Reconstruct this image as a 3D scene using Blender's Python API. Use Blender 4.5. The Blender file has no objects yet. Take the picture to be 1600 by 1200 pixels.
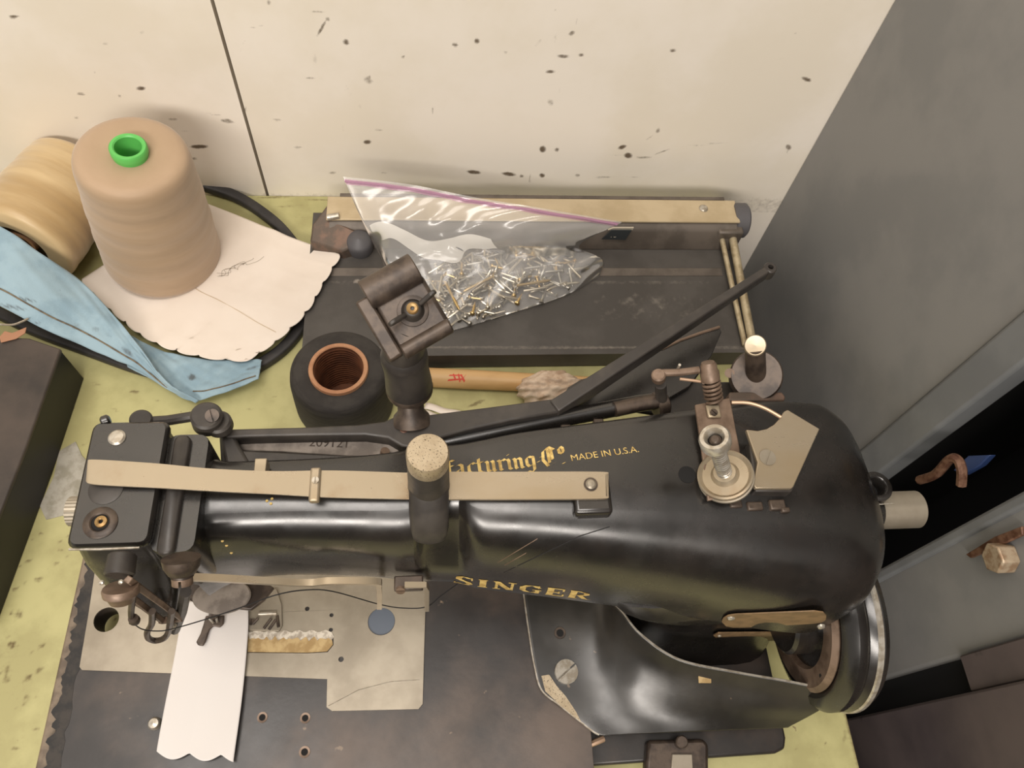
import bpy, bmesh, math, random
import numpy as np
from mathutils import Vector, Matrix
from mathutils.bvhtree import BVHTree
from mathutils.geometry import tessellate_polygon

random.seed(7); rng = np.random.default_rng(7)
SC = bpy.context.scene
COL = SC.collection

# ------------------------------------------------------------------ camera
F = 1200.0; H = 0.62
ROT = np.array([[0.9949946497825057, 0.014016542834385106, -0.09894030236036545],
                [-0.05987232702137918, 0.8763393180152832, -0.4779588937948047],
                [0.08000594578675839, 0.4814903282803096, 0.8727921358555462]])
cam = bpy.data.cameras.new('camera'); camo = bpy.data.objects.new('camera', cam); COL.objects.link(camo)
cam.sensor_width = 36; cam.lens = 36*F/1600; cam.clip_start = 0.01
camo.matrix_world = Matrix.Translation((0, 0, H)) @ Matrix(ROT.tolist()).to_4x4()
SC.camera = camo

# ------------------------------------------------------------------ light
SC.view_settings.view_transform = 'Standard'; SC.view_settings.look = 'None'
SC.view_settings.gamma = 1; SC.view_settings.use_curve_mapping = False
SC.view_settings.exposure = 0.0
W = bpy.data.worlds.new('world'); SC.world = W; W.use_nodes = True
W.node_tree.nodes['Background'].inputs[0].default_value = (1.0, 0.925, 0.85, 1)
W.node_tree.nodes['Background'].inputs[1].default_value = 0.42
def area(name, loc, target, sx, sy, power, col):
    l = bpy.data.lights.new(name, 'AREA'); l.shape = 'RECTANGLE'; l.size = sx; l.size_y = sy
    l.energy = power; l.color = col
    o = bpy.data.objects.new(name, l); COL.objects.link(o)
    o.location = loc
    o.rotation_euler = (Vector(target)-Vector(loc)).to_track_quat('-Z', 'Y').to_euler()
    return o
area('ceiling_tube_light', (-0.4, -1.45, 1.5), (0, .3, 0), 1.4, .35, 37, (1, .925, .845))
area('ceiling_tube_light_rear', (-.3, -.1, 2.0), (-.1, .4, 0), 1.3, .6, 22, (1, .93, .86))

# ------------------------------------------------------------------ helpers
def srgb(*c):
    o = []
    for x in c:
        x = x/255.
        o.append(x/12.92 if x <= .04045 else ((x+.055)/1.055)**2.4)
    return tuple(o)
def ray(px, py):
    return ROT @ np.array([(px-800)/F, -(py-600)/F, -1.0])
def P(px, py, z):
    r = ray(px, py); w = r*((z-H)/r[2]); w[2] += H; return Vector(w)
def PY(px, py, y):
    r = ray(px, py); w = r*(y/r[1]); w[2] += H; return Vector(w)
def PX(px, py, x):
    r = ray(px, py); w = r*(x/r[0]); w[2] += H; return Vector(w)
def proj(w):
    c = (np.asarray(w)-np.array([0, 0, H])) @ ROT
    return 800+F*c[..., 0]/-c[..., 2], 600-F*c[..., 1]/-c[..., 2]

MATS = {}
def mat(name, col, rough=.5, metal=0., col2=None, scale=40., lo=.4, hi=.62, bump=0., bscale=300., spec=.5,
        wear=None, wcol=None, wrough=.5, wmetal=0., stretch=(1, 1, 1), coat=0., rvar=0., detail=6., spot=None, sscale=150., sthr=.68, sheen=0.):
    m = bpy.data.materials.new(name); m.use_nodes = True
    nt = m.node_tree; N = nt.nodes; L = nt.links
    b = N['Principled BSDF']
    b.inputs['Roughness'].default_value = rough; b.inputs['Metallic'].default_value = metal
    b.inputs['Specular IOR Level'].default_value = spec
    b.inputs['Coat Weight'].default_value = coat; b.inputs['Sheen Weight'].default_value = sheen
    tc = N.new('ShaderNodeTexCoord'); mp = N.new('ShaderNodeMapping'); mp.inputs['Scale'].default_value = stretch
    L.new(tc.outputs['Object'], mp.inputs[0])
    def noise(s, d=6.):
        n = N.new('ShaderNodeTexNoise'); n.inputs['Scale'].default_value = s; n.inputs['Detail'].default_value = d
        n.inputs['Roughness'].default_value = .6
        L.new(mp.outputs[0], n.inputs['Vector']); return n.outputs[0]
    def ramp(src, a, c):
        r = N.new('ShaderNodeMapRange'); r.interpolation_type = 'SMOOTHSTEP'
        r.inputs[1].default_value = a; r.inputs[2].default_value = c
        L.new(src, r.inputs[0]); return r.outputs[0]
    def mix(fac, a, c):
        x = N.new('ShaderNodeMix'); x.data_type = 'RGBA'
        L.new(fac, x.inputs[0])
        for i, v in ((6, a), (7, c)):
            if isinstance(v, tuple): x.inputs[i].default_value = v+(1,)
            else: L.new(v, x.inputs[i])
        return x.outputs[2]
    c = tuple(col)
    if col2: c = mix(ramp(noise(scale, detail), lo, hi), tuple(col), tuple(col2))
    if spot: c = mix(ramp(noise(sscale, 3.), sthr, sthr+.05), c, tuple(spot))
    if wear:
        a = N.new('ShaderNodeAttribute'); a.attribute_name = wear
        nz = noise(260., 5.)
        md = N.new('ShaderNodeMath'); md.operation = 'MULTIPLY_ADD'; L.new(nz, md.inputs[0]); md.inputs[1].default_value = .7
        ad = N.new('ShaderNodeMath'); ad.operation = 'ADD'; L.new(a.outputs['Fac'], md.inputs[2])
        ad.operation = 'SUBTRACT'; L.new(md.outputs[0], ad.inputs[0]); ad.inputs[1].default_value = .35
        wf = ramp(ad.outputs[0], .2, .9)
        c = mix(wf, c, tuple(wcol))
        if wmetal or wrough != rough:
            for key, v0, v1 in (('Roughness', rough, wrough), ('Metallic', metal, wmetal)):
                mr = N.new('ShaderNodeMapRange'); L.new(wf, mr.inputs[0]); mr.inputs[3].default_value = v0; mr.inputs[4].default_value = v1
                L.new(mr.outputs[0], b.inputs[key])
    elif rvar:
        mr = N.new('ShaderNodeMapRange'); L.new(noise(scale*1.7), mr.inputs[0]); mr.inputs[1].default_value = .3; mr.inputs[2].default_value = .7
        mr.inputs[3].default_value = max(.03, rough-rvar); mr.inputs[4].default_value = rough+rvar
        L.new(mr.outputs[0], b.inputs['Roughness'])
    if isinstance(c, tuple): b.inputs['Base Color'].default_value = c+(1,)
    else: L.new(c, b.inputs['Base Color'])
    if bump:
        bp = N.new('ShaderNodeBump'); bp.inputs['Strength'].default_value = bump; bp.inputs['Distance'].default_value = .0006
        L.new(noise(bscale, 4.), bp.inputs['Height']); L.new(bp.outputs[0], b.inputs['Normal'])
    MATS[name] = m
    return m

# geometry: every builder gives (verts, faces)
def join(*gs):
    V, Fs = [], []
    for v, f in gs:
        k = len(V); V += [Vector(p) for p in v]; Fs += [tuple(i+k for i in q) for q in f]
    return V, Fs
def basis(axis):
    a = Vector(axis).normalized()
    t = Vector((0, 0, 1)) if abs(a.z) < .9 else Vector((1, 0, 0))
    u = t.cross(a).normalized(); return u, a.cross(u), a
def lathe(profile, origin, axis=(0, 0, 1), n=40, ref=None, cap=True):
    u, w, a = basis(axis)
    if ref is not None:
        u = (Vector(ref)-a*Vector(ref).dot(a)).normalized(); w = a.cross(u)
    o = Vector(origin); V, Fs = [], []
    for r, h in profile:
        for i in range(n):
            t = 2*math.pi*i/n
            V.append(o+a*h+(u*math.cos(t)+w*math.sin(t))*max(r, 1e-6))
    m = len(profile)
    for j in range(m-1):
        for i in range(n):
            k = (i+1) % n
            Fs.append((j*n+i, j*n+k, (j+1)*n+k, (j+1)*n+i))
    if cap and profile[0][0] > 2e-6: Fs.append(tuple(range(n-1, -1, -1)))
    if cap and profile[-1][0] > 2e-6: Fs.append(tuple((m-1)*n+i for i in range(n)))
    return V, Fs
def closed_lathe(profile, origin, axis=(0, 0, 1), n=40):
    V, Fs = lathe(profile, origin, axis, n)
    m = len(profile); Fs = [q for q in Fs if len(q) == 4]
    for i in range(n):
        k = (i+1) % n; Fs.append(((m-1)*n+i, (m-1)*n+k, k, i))
    return V, Fs
def cyl(p0, p1, r0, r1=None, n=24, ch=0.):
    r1 = r0 if r1 is None else r1
    d = Vector(p1)-Vector(p0); h = d.length
    pr = [(r0-ch, 0), (r0, ch), (r1, h-ch), (r1-ch, h)] if ch else [(r0, 0), (r1, h)]
    return lathe(pr, p0, d, n)
def box(c, s, rot=None):
    V = []
    for x in (-.5, .5):
        for y in (-.5, .5):
            for z in (-.5, .5):
                p = Vector((x*s[0], y*s[1], z*s[2]))
                if rot is not None: p = rot @ p
                V.append(Vector(c)+p)
    return V, [(0, 1, 3, 2), (4, 6, 7, 5), (0, 4, 5, 1), (2, 3, 7, 6), (0, 2, 6, 4), (1, 5, 7, 3)]
def fbox(o, u, v, n, u0, u1, v0, v1, n0, n1):
    V = [o+u*a+v*b+n*c for a in (u0, u1) for b in (v0, v1) for c in (n0, n1)]
    return V, [(0, 1, 3, 2), (4, 6, 7, 5), (0, 4, 5, 1), (2, 3, 7, 6), (0, 2, 6, 4), (1, 5, 7, 3)]
def prism(ring, vec):
    """ring: planar polygon (3D); extruded by vec"""
    ring = [Vector(p) for p in ring]; vec = Vector(vec); n = len(ring)
    nm = Vector()
    for i in range(n): nm += ring[i].cross(ring[(i+1) % n])
    if nm.dot(vec) < 0: ring = ring[::-1]
    V = ring+[p+vec for p in ring]
    Fs = [tuple(range(n-1, -1, -1)), tuple(range(n, 2*n))]
    for i in range(n):
        k = (i+1) % n; Fs.append((i, k, n+k, n+i))
    return V, Fs
def slab(pxs, z1, th):
    """outline given where it stands at height z1, extruded down th"""
    return prism([P(x, y, z1) for x, y in pxs], (0, 0, -th))
def plate(outer, holes, z0, z1):
    loops = [[Vector((p[0], p[1], z1)) for p in l] for l in [outer]+holes]
    tris = tessellate_polygon(loops)
    flat = [p for l in loops for p in l]; n = len(flat)
    V = flat+[Vector((p.x, p.y, z0)) for p in flat]
    Fs = []
    for t in tris:
        a, b, c = t
        up = (flat[b]-flat[a]).cross(flat[c]-flat[a]).z > 0
        q = (a, b, c) if up else (c, b, a)
        Fs.append(q); Fs.append(tuple(n+i for i in q[::-1]))
    k = 0
    for l in loops:
        m = len(l)
        for i in range(m):
            j = (i+1) % m
            Fs.append((k+i, k+j, n+k+j, n+k+i))
        k += m
    return V, Fs
def circle(c, r, n=24):
    return [(c[0]+r*math.cos(2*math.pi*i/n), c[1]+r*math.sin(2*math.pi*i/n)) for i in range(n)]
def catmull(pts, per=6, closed=False):
    pts = [Vector(p) for p in pts]; n = len(pts); out = []
    segs = n if closed else n-1
    for i in range(segs):
        g = (lambda k: pts[k % n]) if closed else (lambda k: pts[min(max(k, 0), n-1)])
        a, b, c, d = g(i-1), g(i), g(i+1), g(i+2)
        for s in range(per):
            t = s/per
            out.append(.5*((2*b)+(c-a)*t+(2*a-5*b+4*c-d)*t*t+(3*b-a-3*c+d)*t**3))
    if not closed: out.append(pts[-1])
    return out
def tube(path, r, n=8, closed=False, sec=None, up=None):
    path = [Vector(p) for p in path]; m = len(path)
    sec = sec or [(r*math.cos(2*math.pi*i/n), r*math.sin(2*math.pi*i/n)) for i in range(n)]
    n = len(sec); V, Fs = [], []; pu = None
    for i, p in enumerate(path):
        if closed: t = path[(i+1) % m]-path[i-1]
        else: t = path[min(i+1, m-1)]-path[max(i-1, 0)]
        t.normalize()
        if up is not None: u = Vector(up).cross(t).normalized()
        elif pu is None: u = basis(t)[0]
        else: u = (pu-t*pu.dot(t)).normalized()
        pu = u; w = t.cross(u)
        rr = r if not callable(r) else 1
        for a, b in sec: V.append(p+u*a+w*b)
    for j in range(m if closed else m-1):
        k = (j+1) % m
        for i in range(n):
            q = (i+1) % n; Fs.append((j*n+i, j*n+q, k*n+q, k*n+i))
    if not closed:
        Fs.append(tuple(range(n-1, -1, -1))); Fs.append(tuple((m-1)*n+i for i in range(n)))
    return V, Fs
def loft(rings, cap=True):
    n = len(rings[0]); V = [Vector(p) for r in rings for p in r]; Fs = []
    for j in range(len(rings)-1):
        for i in range(n):
            k = (i+1) % n; Fs.append((j*n+i, j*n+k, (j+1)*n+k, (j+1)*n+i))
    if cap:
        Fs.append(tuple(range(n-1, -1, -1))); Fs.append(tuple((len(rings)-1)*n+i for i in range(n)))
    return V, Fs
def grid(A):
    """A[i][j] points"""
    m, n = len(A), len(A[0]); V = [Vector(p) for r in A for p in r]
    return V, [(i*n+j, i*n+j+1, (i+1)*n+j+1, (i+1)*n+j) for i in range(m-1) for j in range(n-1)]
def rpoly(corners, seg=6):
    """rounded polygon, corners (a, b, r)"""
    n = len(corners); out = []
    for i in range(n):
        p = Vector(corners[i][:2]); a = Vector(corners[i-1][:2]); b = Vector(corners[(i+1) % n][:2]); r = corners[i][2]
        da = (a-p); db = (b-p); r = min(r, da.length*.49, db.length*.49)
        s = p+da.normalized()*r; e = p+db.normalized()*r
        for k in range(seg+1):
            t = k/seg; out.append(s*(1-t)**2+p*2*t*(1-t)+e*t*t)
    return out
def spl(xs, ys, x):
    xs = np.array(xs, float); ys = np.array(ys, float); d = np.diff(ys)/np.diff(xs); m = np.zeros(len(xs))
    m[0], m[-1] = d[0], d[-1]
    for i in range(1, len(xs)-1): m[i] = 0 if d[i-1]*d[i] <= 0 else 2*d[i-1]*d[i]/(d[i-1]+d[i])
    i = int(np.clip(np.searchsorted(xs, x)-1, 0, len(xs)-2)); h = xs[i+1]-xs[i]; t = (x-xs[i])/h
    return float((1+2*t)*(1-t)**2*ys[i]+t*(1-t)**2*h*m[i]+t*t*(3-2*t)*ys[i+1]+t*t*(t-1)*h*m[i+1])
def coil(p0, p1, r, turns, wire, n=6):
    u, w, a = basis(Vector(p1)-Vector(p0)); p0 = Vector(p0); p1 = Vector(p1); k = int(turns*14)
    return tube([p0.lerp(p1, i/k)+(u*math.cos(2*math.pi*turns*i/k)+w*math.sin(2*math.pi*turns*i/k))*r for i in range(k+1)], wire, n)
def slotted(p, axis, r, h, ang=0., slot=.26, base=.12, n=24):
    """screw head with a real slot: a disc and two D-shaped cheeks"""
    u, w, a = basis(axis); p = Vector(p)
    u, w = u*math.cos(ang)+w*math.sin(ang), w*math.cos(ang)-u*math.sin(ang)
    g = [lathe([(r, 0), (r, h*base)], p, a, n)]
    g0 = r*slot/2; t0 = math.asin(g0/r)
    for s in (1, -1):
        ring = []
        for i in range(11):
            t = t0+(math.pi-2*t0)*i/10
            ring.append(p+a*(h*base)+u*math.cos(t)*r+w*s*math.sin(t)*r)
        g.append(prism(ring, a*h*(1-base)))
    return join(*g)
def hexring(c, u, w, r):
    return [c+u*r*math.cos(math.pi/3*i)+w*r*math.sin(math.pi/3*i) for i in range(6)]

WLOC = {}
def empty(name, loc, label=None, cat=None, group=None, rot=None):
    o = bpy.data.objects.new(name, None); COL.objects.link(o); o.location = loc; o.empty_display_size = .02
    if rot is not None: o.rotation_euler = rot
    WLOC[o] = Vector(loc); tag(o, label, cat, group); return o
def tag(o, label=None, cat=None, group=None, kind=None):
    if label: o['label'] = label
    if cat: o['category'] = cat
    if group: o['group'] = group
    if kind: o['kind'] = kind
    return o
def M(name, geo, material, parent=None, smooth=35, bevel=0., local=False, wear=None, subsurf=0, seg=2, solid=0.):
    v, f = geo
    me = bpy.data.meshes.new(name)
    v = np.array([tuple(p) for p in v])
    c = (v.min(0)+v.max(0))/2
    if wear is not None: wv = wear(v)
    me.from_pydata((v-c).tolist(), [], [list(q) for q in f]); me.validate(); me.update()
    if wear is not None and len(wv) == len(me.vertices):
        at = me.attributes.new('wear', 'FLOAT', 'POINT'); at.data.foreach_set('value', np.asarray(wv, np.float32))
    me.materials.append(MATS[material] if isinstance(material, str) else material)
    if smooth:
        for p in me.polygons: p.use_smooth = True
        if smooth < 180: me.set_sharp_from_angle(angle=math.radians(smooth))
    o = bpy.data.objects.new(name, me); COL.objects.link(o)
    if parent is not None:
        o.parent = parent
        o.location = Vector(c) if local else Vector(c)-WLOC[parent]
    else: o.location = c
    WLOC[o] = Vector(c)
    if solid:
        s = o.modifiers.new('thickness', 'SOLIDIFY'); s.thickness = solid; s.offset = 0
    if bevel:
        b = o.modifiers.new('bevel', 'BEVEL'); b.width = bevel; b.segments = seg; b.limit_method = 'ANGLE'; b.angle_limit = math.radians(40)
        b.harden_normals = False
    if subsurf:
        s = o.modifiers.new('subdivision', 'SUBSURF'); s.levels = subsurf; s.render_levels = subsurf
    return o
def fixnormals(geo):
    v, f = geo; bm = bmesh.new(); vs = [bm.verts.new(p) for p in v]
    for q in f:
        try: bm.faces.new([vs[i] for i in q])
        except ValueError: pass
    bmesh.ops.recalc_face_normals(bm, faces=bm.faces)
    bm.verts.index_update()
    out = ([p.co.copy() for p in bm.verts], [tuple(x.index for x in q.verts) for q in bm.faces]); bm.free(); return out
def text_geo(s, size, o, u, v, th=.0002):
    """lettering as a thin mesh in the plane o,u,v"""
    c = bpy.data.curves.new('t', 'FONT'); c.body = s; c.size = size; c.extrude = 0
    ob = bpy.data.objects.new('t', c); COL.objects.link(ob)
    dg = bpy.context.evaluated_depsgraph_get(); me = bpy.data.meshes.new_from_object(ob.evaluated_get(dg))
    V = [Vector(o)+Vector(u)*p.co.x+Vector(v)*p.co.y for p in me.vertices]; Fs = [tuple(p.vertices) for p in me.polygons]
    bpy.data.objects.remove(ob); bpy.data.curves.remove(c); bpy.data.meshes.remove(me)
    return V, Fs
def vnoise(x, y, s, seed=0):
    x = np.asarray(x)*s+seed*17.3; y = np.asarray(y)*s+seed*9.1
    return (np.sin(x*1.7+np.sin(y*2.3+seed))+np.sin(y*1.9-np.sin(x*1.3))+.6*np.sin(x*3.9+y*2.7)+.6*np.sin(y*4.3-x*3.1+seed))/3.2

# ------------------------------------------------------------------ materials
mat('wall_paint', srgb(238, 230, 218), .45, col2=srgb(231, 222, 206), scale=5, bump=.12, bscale=90, wear='wear', wcol=srgb(104, 90, 74), wrough=.7)
mat('dark_gap', srgb(84, 68, 52), .9)
mat('table_paint', srgb(177, 172, 121), .5, col2=srgb(160, 154, 106), scale=18, bump=.15, bscale=120, wear='wear', wcol=srgb(96, 80, 48), wrough=.7, spot=srgb(128, 116, 82), sscale=90, sthr=.72)
mat('table_edge', srgb(120, 100, 70), .7)
mat('bare_grey', srgb(165, 160, 148), .7, col2=srgb(140, 135, 120), scale=80)
mat('floor_dark', srgb(60, 54, 50), .8, col2=srgb(48, 43, 40), scale=12)
mat('steel_grey', srgb(132, 131, 129), .5, col2=srgb(122, 122, 121), scale=9, bump=.08, bscale=120, spot=srgb(66, 62, 58), sscale=34, sthr=.75)
mat('steel_grey_edge', srgb(118, 120, 121), .45, col2=srgb(108, 110, 112), scale=12)
mat('steel_brown', srgb(88, 78, 77), .6, col2=srgb(70, 62, 63), scale=14, lo=.35, hi=.7, spot=srgb(44, 40, 42), sscale=22, sthr=.66)
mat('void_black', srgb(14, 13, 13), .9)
mat('rust', srgb(120, 90, 72), .5, .3, col2=srgb(84, 54, 40), scale=160)
mat('bolt_metal', srgb(178, 160, 136), .42, .4, col2=srgb(150, 124, 98), scale=160)
mat('blue_plastic', srgb(44, 62, 104), .4)
mat('brown_board', srgb(120, 96, 52), .7, col2=srgb(92, 72, 40), scale=40)
mat('black_paint', srgb(26, 24, 22), .27, spec=.95, col2=srgb(36, 32, 29), scale=26, bump=.05, bscale=60, rvar=.07, spot=srgb(70, 54, 42), sscale=180, sthr=.77)
mat('guard_paint', srgb(32, 30, 27), .34, spec=.8, col2=srgb(48, 44, 38), scale=18, lo=.4, hi=.75, bump=.1, bscale=90, spot=srgb(104, 88, 72), sscale=110, sthr=.71, rvar=.08)
mat('black_satin', srgb(50, 46, 43), .45, spec=.5, col2=srgb(62, 57, 52), scale=50, bump=.08, bscale=260, rvar=.08)
mat('black_worn', srgb(38, 35, 33), .38, col2=srgb(62, 52, 45), scale=24, lo=.42, hi=.75, bump=.12, bscale=160, spot=srgb(104, 84, 66), sscale=70, sthr=.71, rvar=.1)
mat('bed_black', srgb(44, 41, 40), .36, col2=srgb(92, 79, 70), scale=9, lo=.42, hi=.72, bump=.1, bscale=140, spot=srgb(122, 106, 90), sscale=80, sthr=.69, rvar=.1)
mat('bed_rim', srgb(122, 108, 92), .6, col2=srgb(92, 80, 68), scale=60, lo=.42, hi=.6)
mat('bed_chip', srgb(20, 18, 17), .55, col2=srgb(46, 40, 35), scale=120)
mat('nickel', srgb(168, 155, 134), .3, .55, col2=srgb(160, 143, 116), scale=24, lo=.35, hi=.75, bump=.04, bscale=500, rvar=.06, stretch=(.4, 1, 1))
mat('nickel_stained', srgb(166, 153, 131), .3, .55, col2=srgb(136, 106, 72), scale=18, lo=.52, hi=.8, rvar=.06, spot=srgb(84, 70, 54), sscale=320, sthr=.73)
mat('pitted_cap', srgb(176, 161, 136), .4, .4, col2=srgb(160, 144, 118), scale=60, spot=srgb(64, 54, 42), sscale=1200, sthr=.60, bump=.2, bscale=700)
mat('plate_steel', srgb(160, 151, 135), .38, .5, col2=srgb(136, 127, 112), scale=22, lo=.35, hi=.7, bump=.04, bscale=300, rvar=.08, spot=srgb(120, 104, 84), sscale=160, sthr=.72)
mat('bright_steel', srgb(190, 184, 172), .3, .55, col2=srgb(160, 150, 134), scale=200)
mat('dark_steel', srgb(84, 72, 62), .42, .3, col2=srgb(58, 49, 43), scale=90, bump=.1, bscale=300)
mat('brown_steel', srgb(128, 108, 92), .45, .3, col2=srgb(100, 82, 68), scale=70, rvar=.08)
mat('cast_grey', srgb(150, 140, 130), .6, .1, col2=srgb(112, 103, 95), scale=60, bump=.4, bscale=260)
mat('brass', srgb(168, 138, 92), .35, .6, col2=srgb(138, 108, 66), scale=120)
mat('badge_brass', srgb(132, 106, 76), .5, .1, col2=srgb(112, 90, 64), scale=120)
mat('gold_leaf', srgb(216, 188, 116), .5, .1, col2=srgb(172, 142, 80), scale=260)
mat('copper', srgb(186, 156, 130), .4, .6)
mat('felt_tan', srgb(184, 160, 116), .9, col2=srgb(156, 130, 88), scale=110, bump=.3)
mat('lint_white', srgb(206, 198, 184), .95, col2=srgb(158, 148, 134), scale=240, bump=.5)
mat('blue_grey', srgb(86, 94, 106), .4)
mat('paper_white', srgb(230, 219, 207), .75, col2=srgb(224, 212, 199), scale=10, bump=.05, bscale=300)
mat('cloth_white', srgb(208, 203, 199), .8, bump=.06, bscale=600)
mat('denim', srgb(146, 170, 181), .9, col2=srgb(130, 155, 168), scale=30, bump=.25, bscale=900, sheen=.2, wear='wear', wcol=srgb(84, 92, 96), wrough=.9)
mat('seam_thread', srgb(120, 106, 84), .9, col2=srgb(92, 82, 68), scale=200)
mat('thread_tan', srgb(178, 152, 124), .6, col2=srgb(165, 139, 110), scale=7, lo=.3, hi=.7, stretch=(1, 1, 9), bump=.06, bscale=160, sheen=.3)
mat('thread_cream', srgb(200, 176, 134), .42, col2=srgb(172, 144, 100), scale=6, lo=.3, hi=.7, stretch=(1, 1, 8), bump=.06, bscale=160, sheen=.3)
mat('thread_black', srgb(46, 42, 39), .8, col2=srgb(58, 54, 50), scale=60, stretch=(1, 1, 8), bump=.2, bscale=200)
mat('green_plastic', srgb(96, 186, 92), .4)
mat('cardboard', srgb(190, 142, 106), .7, col2=srgb(174, 124, 90), scale=60)
mat('cardboard_inside', srgb(120, 74, 48), .75, col2=srgb(96, 58, 38), scale=60)
mat('rubber', srgb(44, 42, 42), .6, col2=srgb(56, 53, 51), scale=60)
mat('cutter_grey', srgb(80, 76, 72), .5, col2=srgb(68, 64, 60), scale=16, bump=.15, bscale=200, wear='wear', wcol=srgb(140, 132, 122), wrough=.7)
mat('cutter_housing', srgb(104, 95, 86), .5, .2, col2=srgb(86, 78, 70), scale=30)
mat('cutter_rail', srgb(198, 181, 150), .4, .3, col2=srgb(184, 166, 134), scale=20)
mat('cutter_cap', srgb(84, 82, 84), .5)
mat('rod_metal', srgb(192, 178, 148), .35, .35, col2=srgb(156, 140, 110), scale=60)
mat('rusty_bracket', srgb(94, 82, 72), .55, .3, col2=srgb(120, 96, 82), scale=70)
mat('label_dark', srgb(52, 56, 58), .5)
mat('label_pale', srgb(188, 178, 160), .6)
mat('wood', srgb(206, 168, 116), .5, col2=srgb(186, 146, 94), scale=30, stretch=(.2, 1, 1), bump=.1)
mat('red_ink', srgb(206, 70, 52), .6)
mat('rag', srgb(206, 186, 164), .9, col2=srgb(164, 138, 114), scale=60, lo=.35, hi=.65, bump=.5, bscale=200)
mat('leather', srgb(160, 116, 88), .7)
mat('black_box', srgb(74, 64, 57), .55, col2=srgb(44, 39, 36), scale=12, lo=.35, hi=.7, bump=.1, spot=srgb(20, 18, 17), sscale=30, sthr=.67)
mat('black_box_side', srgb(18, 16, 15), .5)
mat('blocker_dark', srgb(64, 58, 54), .8, col2=srgb(50, 46, 43), scale=3)
mat('screw_steel', srgb(206, 196, 176), .28, .9)
mat('screw_grey', srgb(176, 172, 162), .35, .9)
mat('screw_brass', srgb(204, 176, 124), .28, .9)
mat('black_thread', srgb(24, 22, 22), .8)
mat('white_film', srgb(226, 222, 214), .5)
mat('zip_purple', srgb(178, 118, 150), .4)

def film(name, glossy, haze, tint=(1, 1, 1)):
    m = bpy.data.materials.new(name); m.use_nodes = True; nt = m.node_tree; N = nt.nodes; L = nt.links
    N.remove(N['Principled BSDF']); out = N['Material Output']
    t = N.new('ShaderNodeBsdfTransparent'); t.inputs[0].default_value = tint+(1,)
    g = N.new('ShaderNodeBsdfGlossy'); g.inputs['Roughness'].default_value = .16
    d = N.new('ShaderNodeBsdfDiffuse'); d.inputs[0].default_value = (.85, .83, .8, 1)
    fr = N.new('ShaderNodeFresnel'); fr.inputs[0].default_value = glossy
    m1 = N.new('ShaderNodeMixShader'); m2 = N.new('ShaderNodeMixShader'); m2.inputs[0].default_value = haze
    L.new(t.outputs[0], m2.inputs[1]); L.new(d.outputs[0], m2.inputs[2])
    L.new(fr.outputs[0], m1.inputs[0]); L.new(m2.outputs[0], m1.inputs[1]); L.new(g.outputs[0], m1.inputs[2])
    L.new(m1.outputs[0], out.inputs[0]); MATS[name] = m
film('bag_film', 1.5, .19)
film('zip_film', 1.5, .5, (.95, .8, .9))
def zipmat():
    N = MATS['zip_film'].node_tree.nodes
    for n in N:
        if n.type == 'BSDF_DIFFUSE': n.inputs[0].default_value = srgb(200, 156, 182)+(1,)
zipmat()

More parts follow.
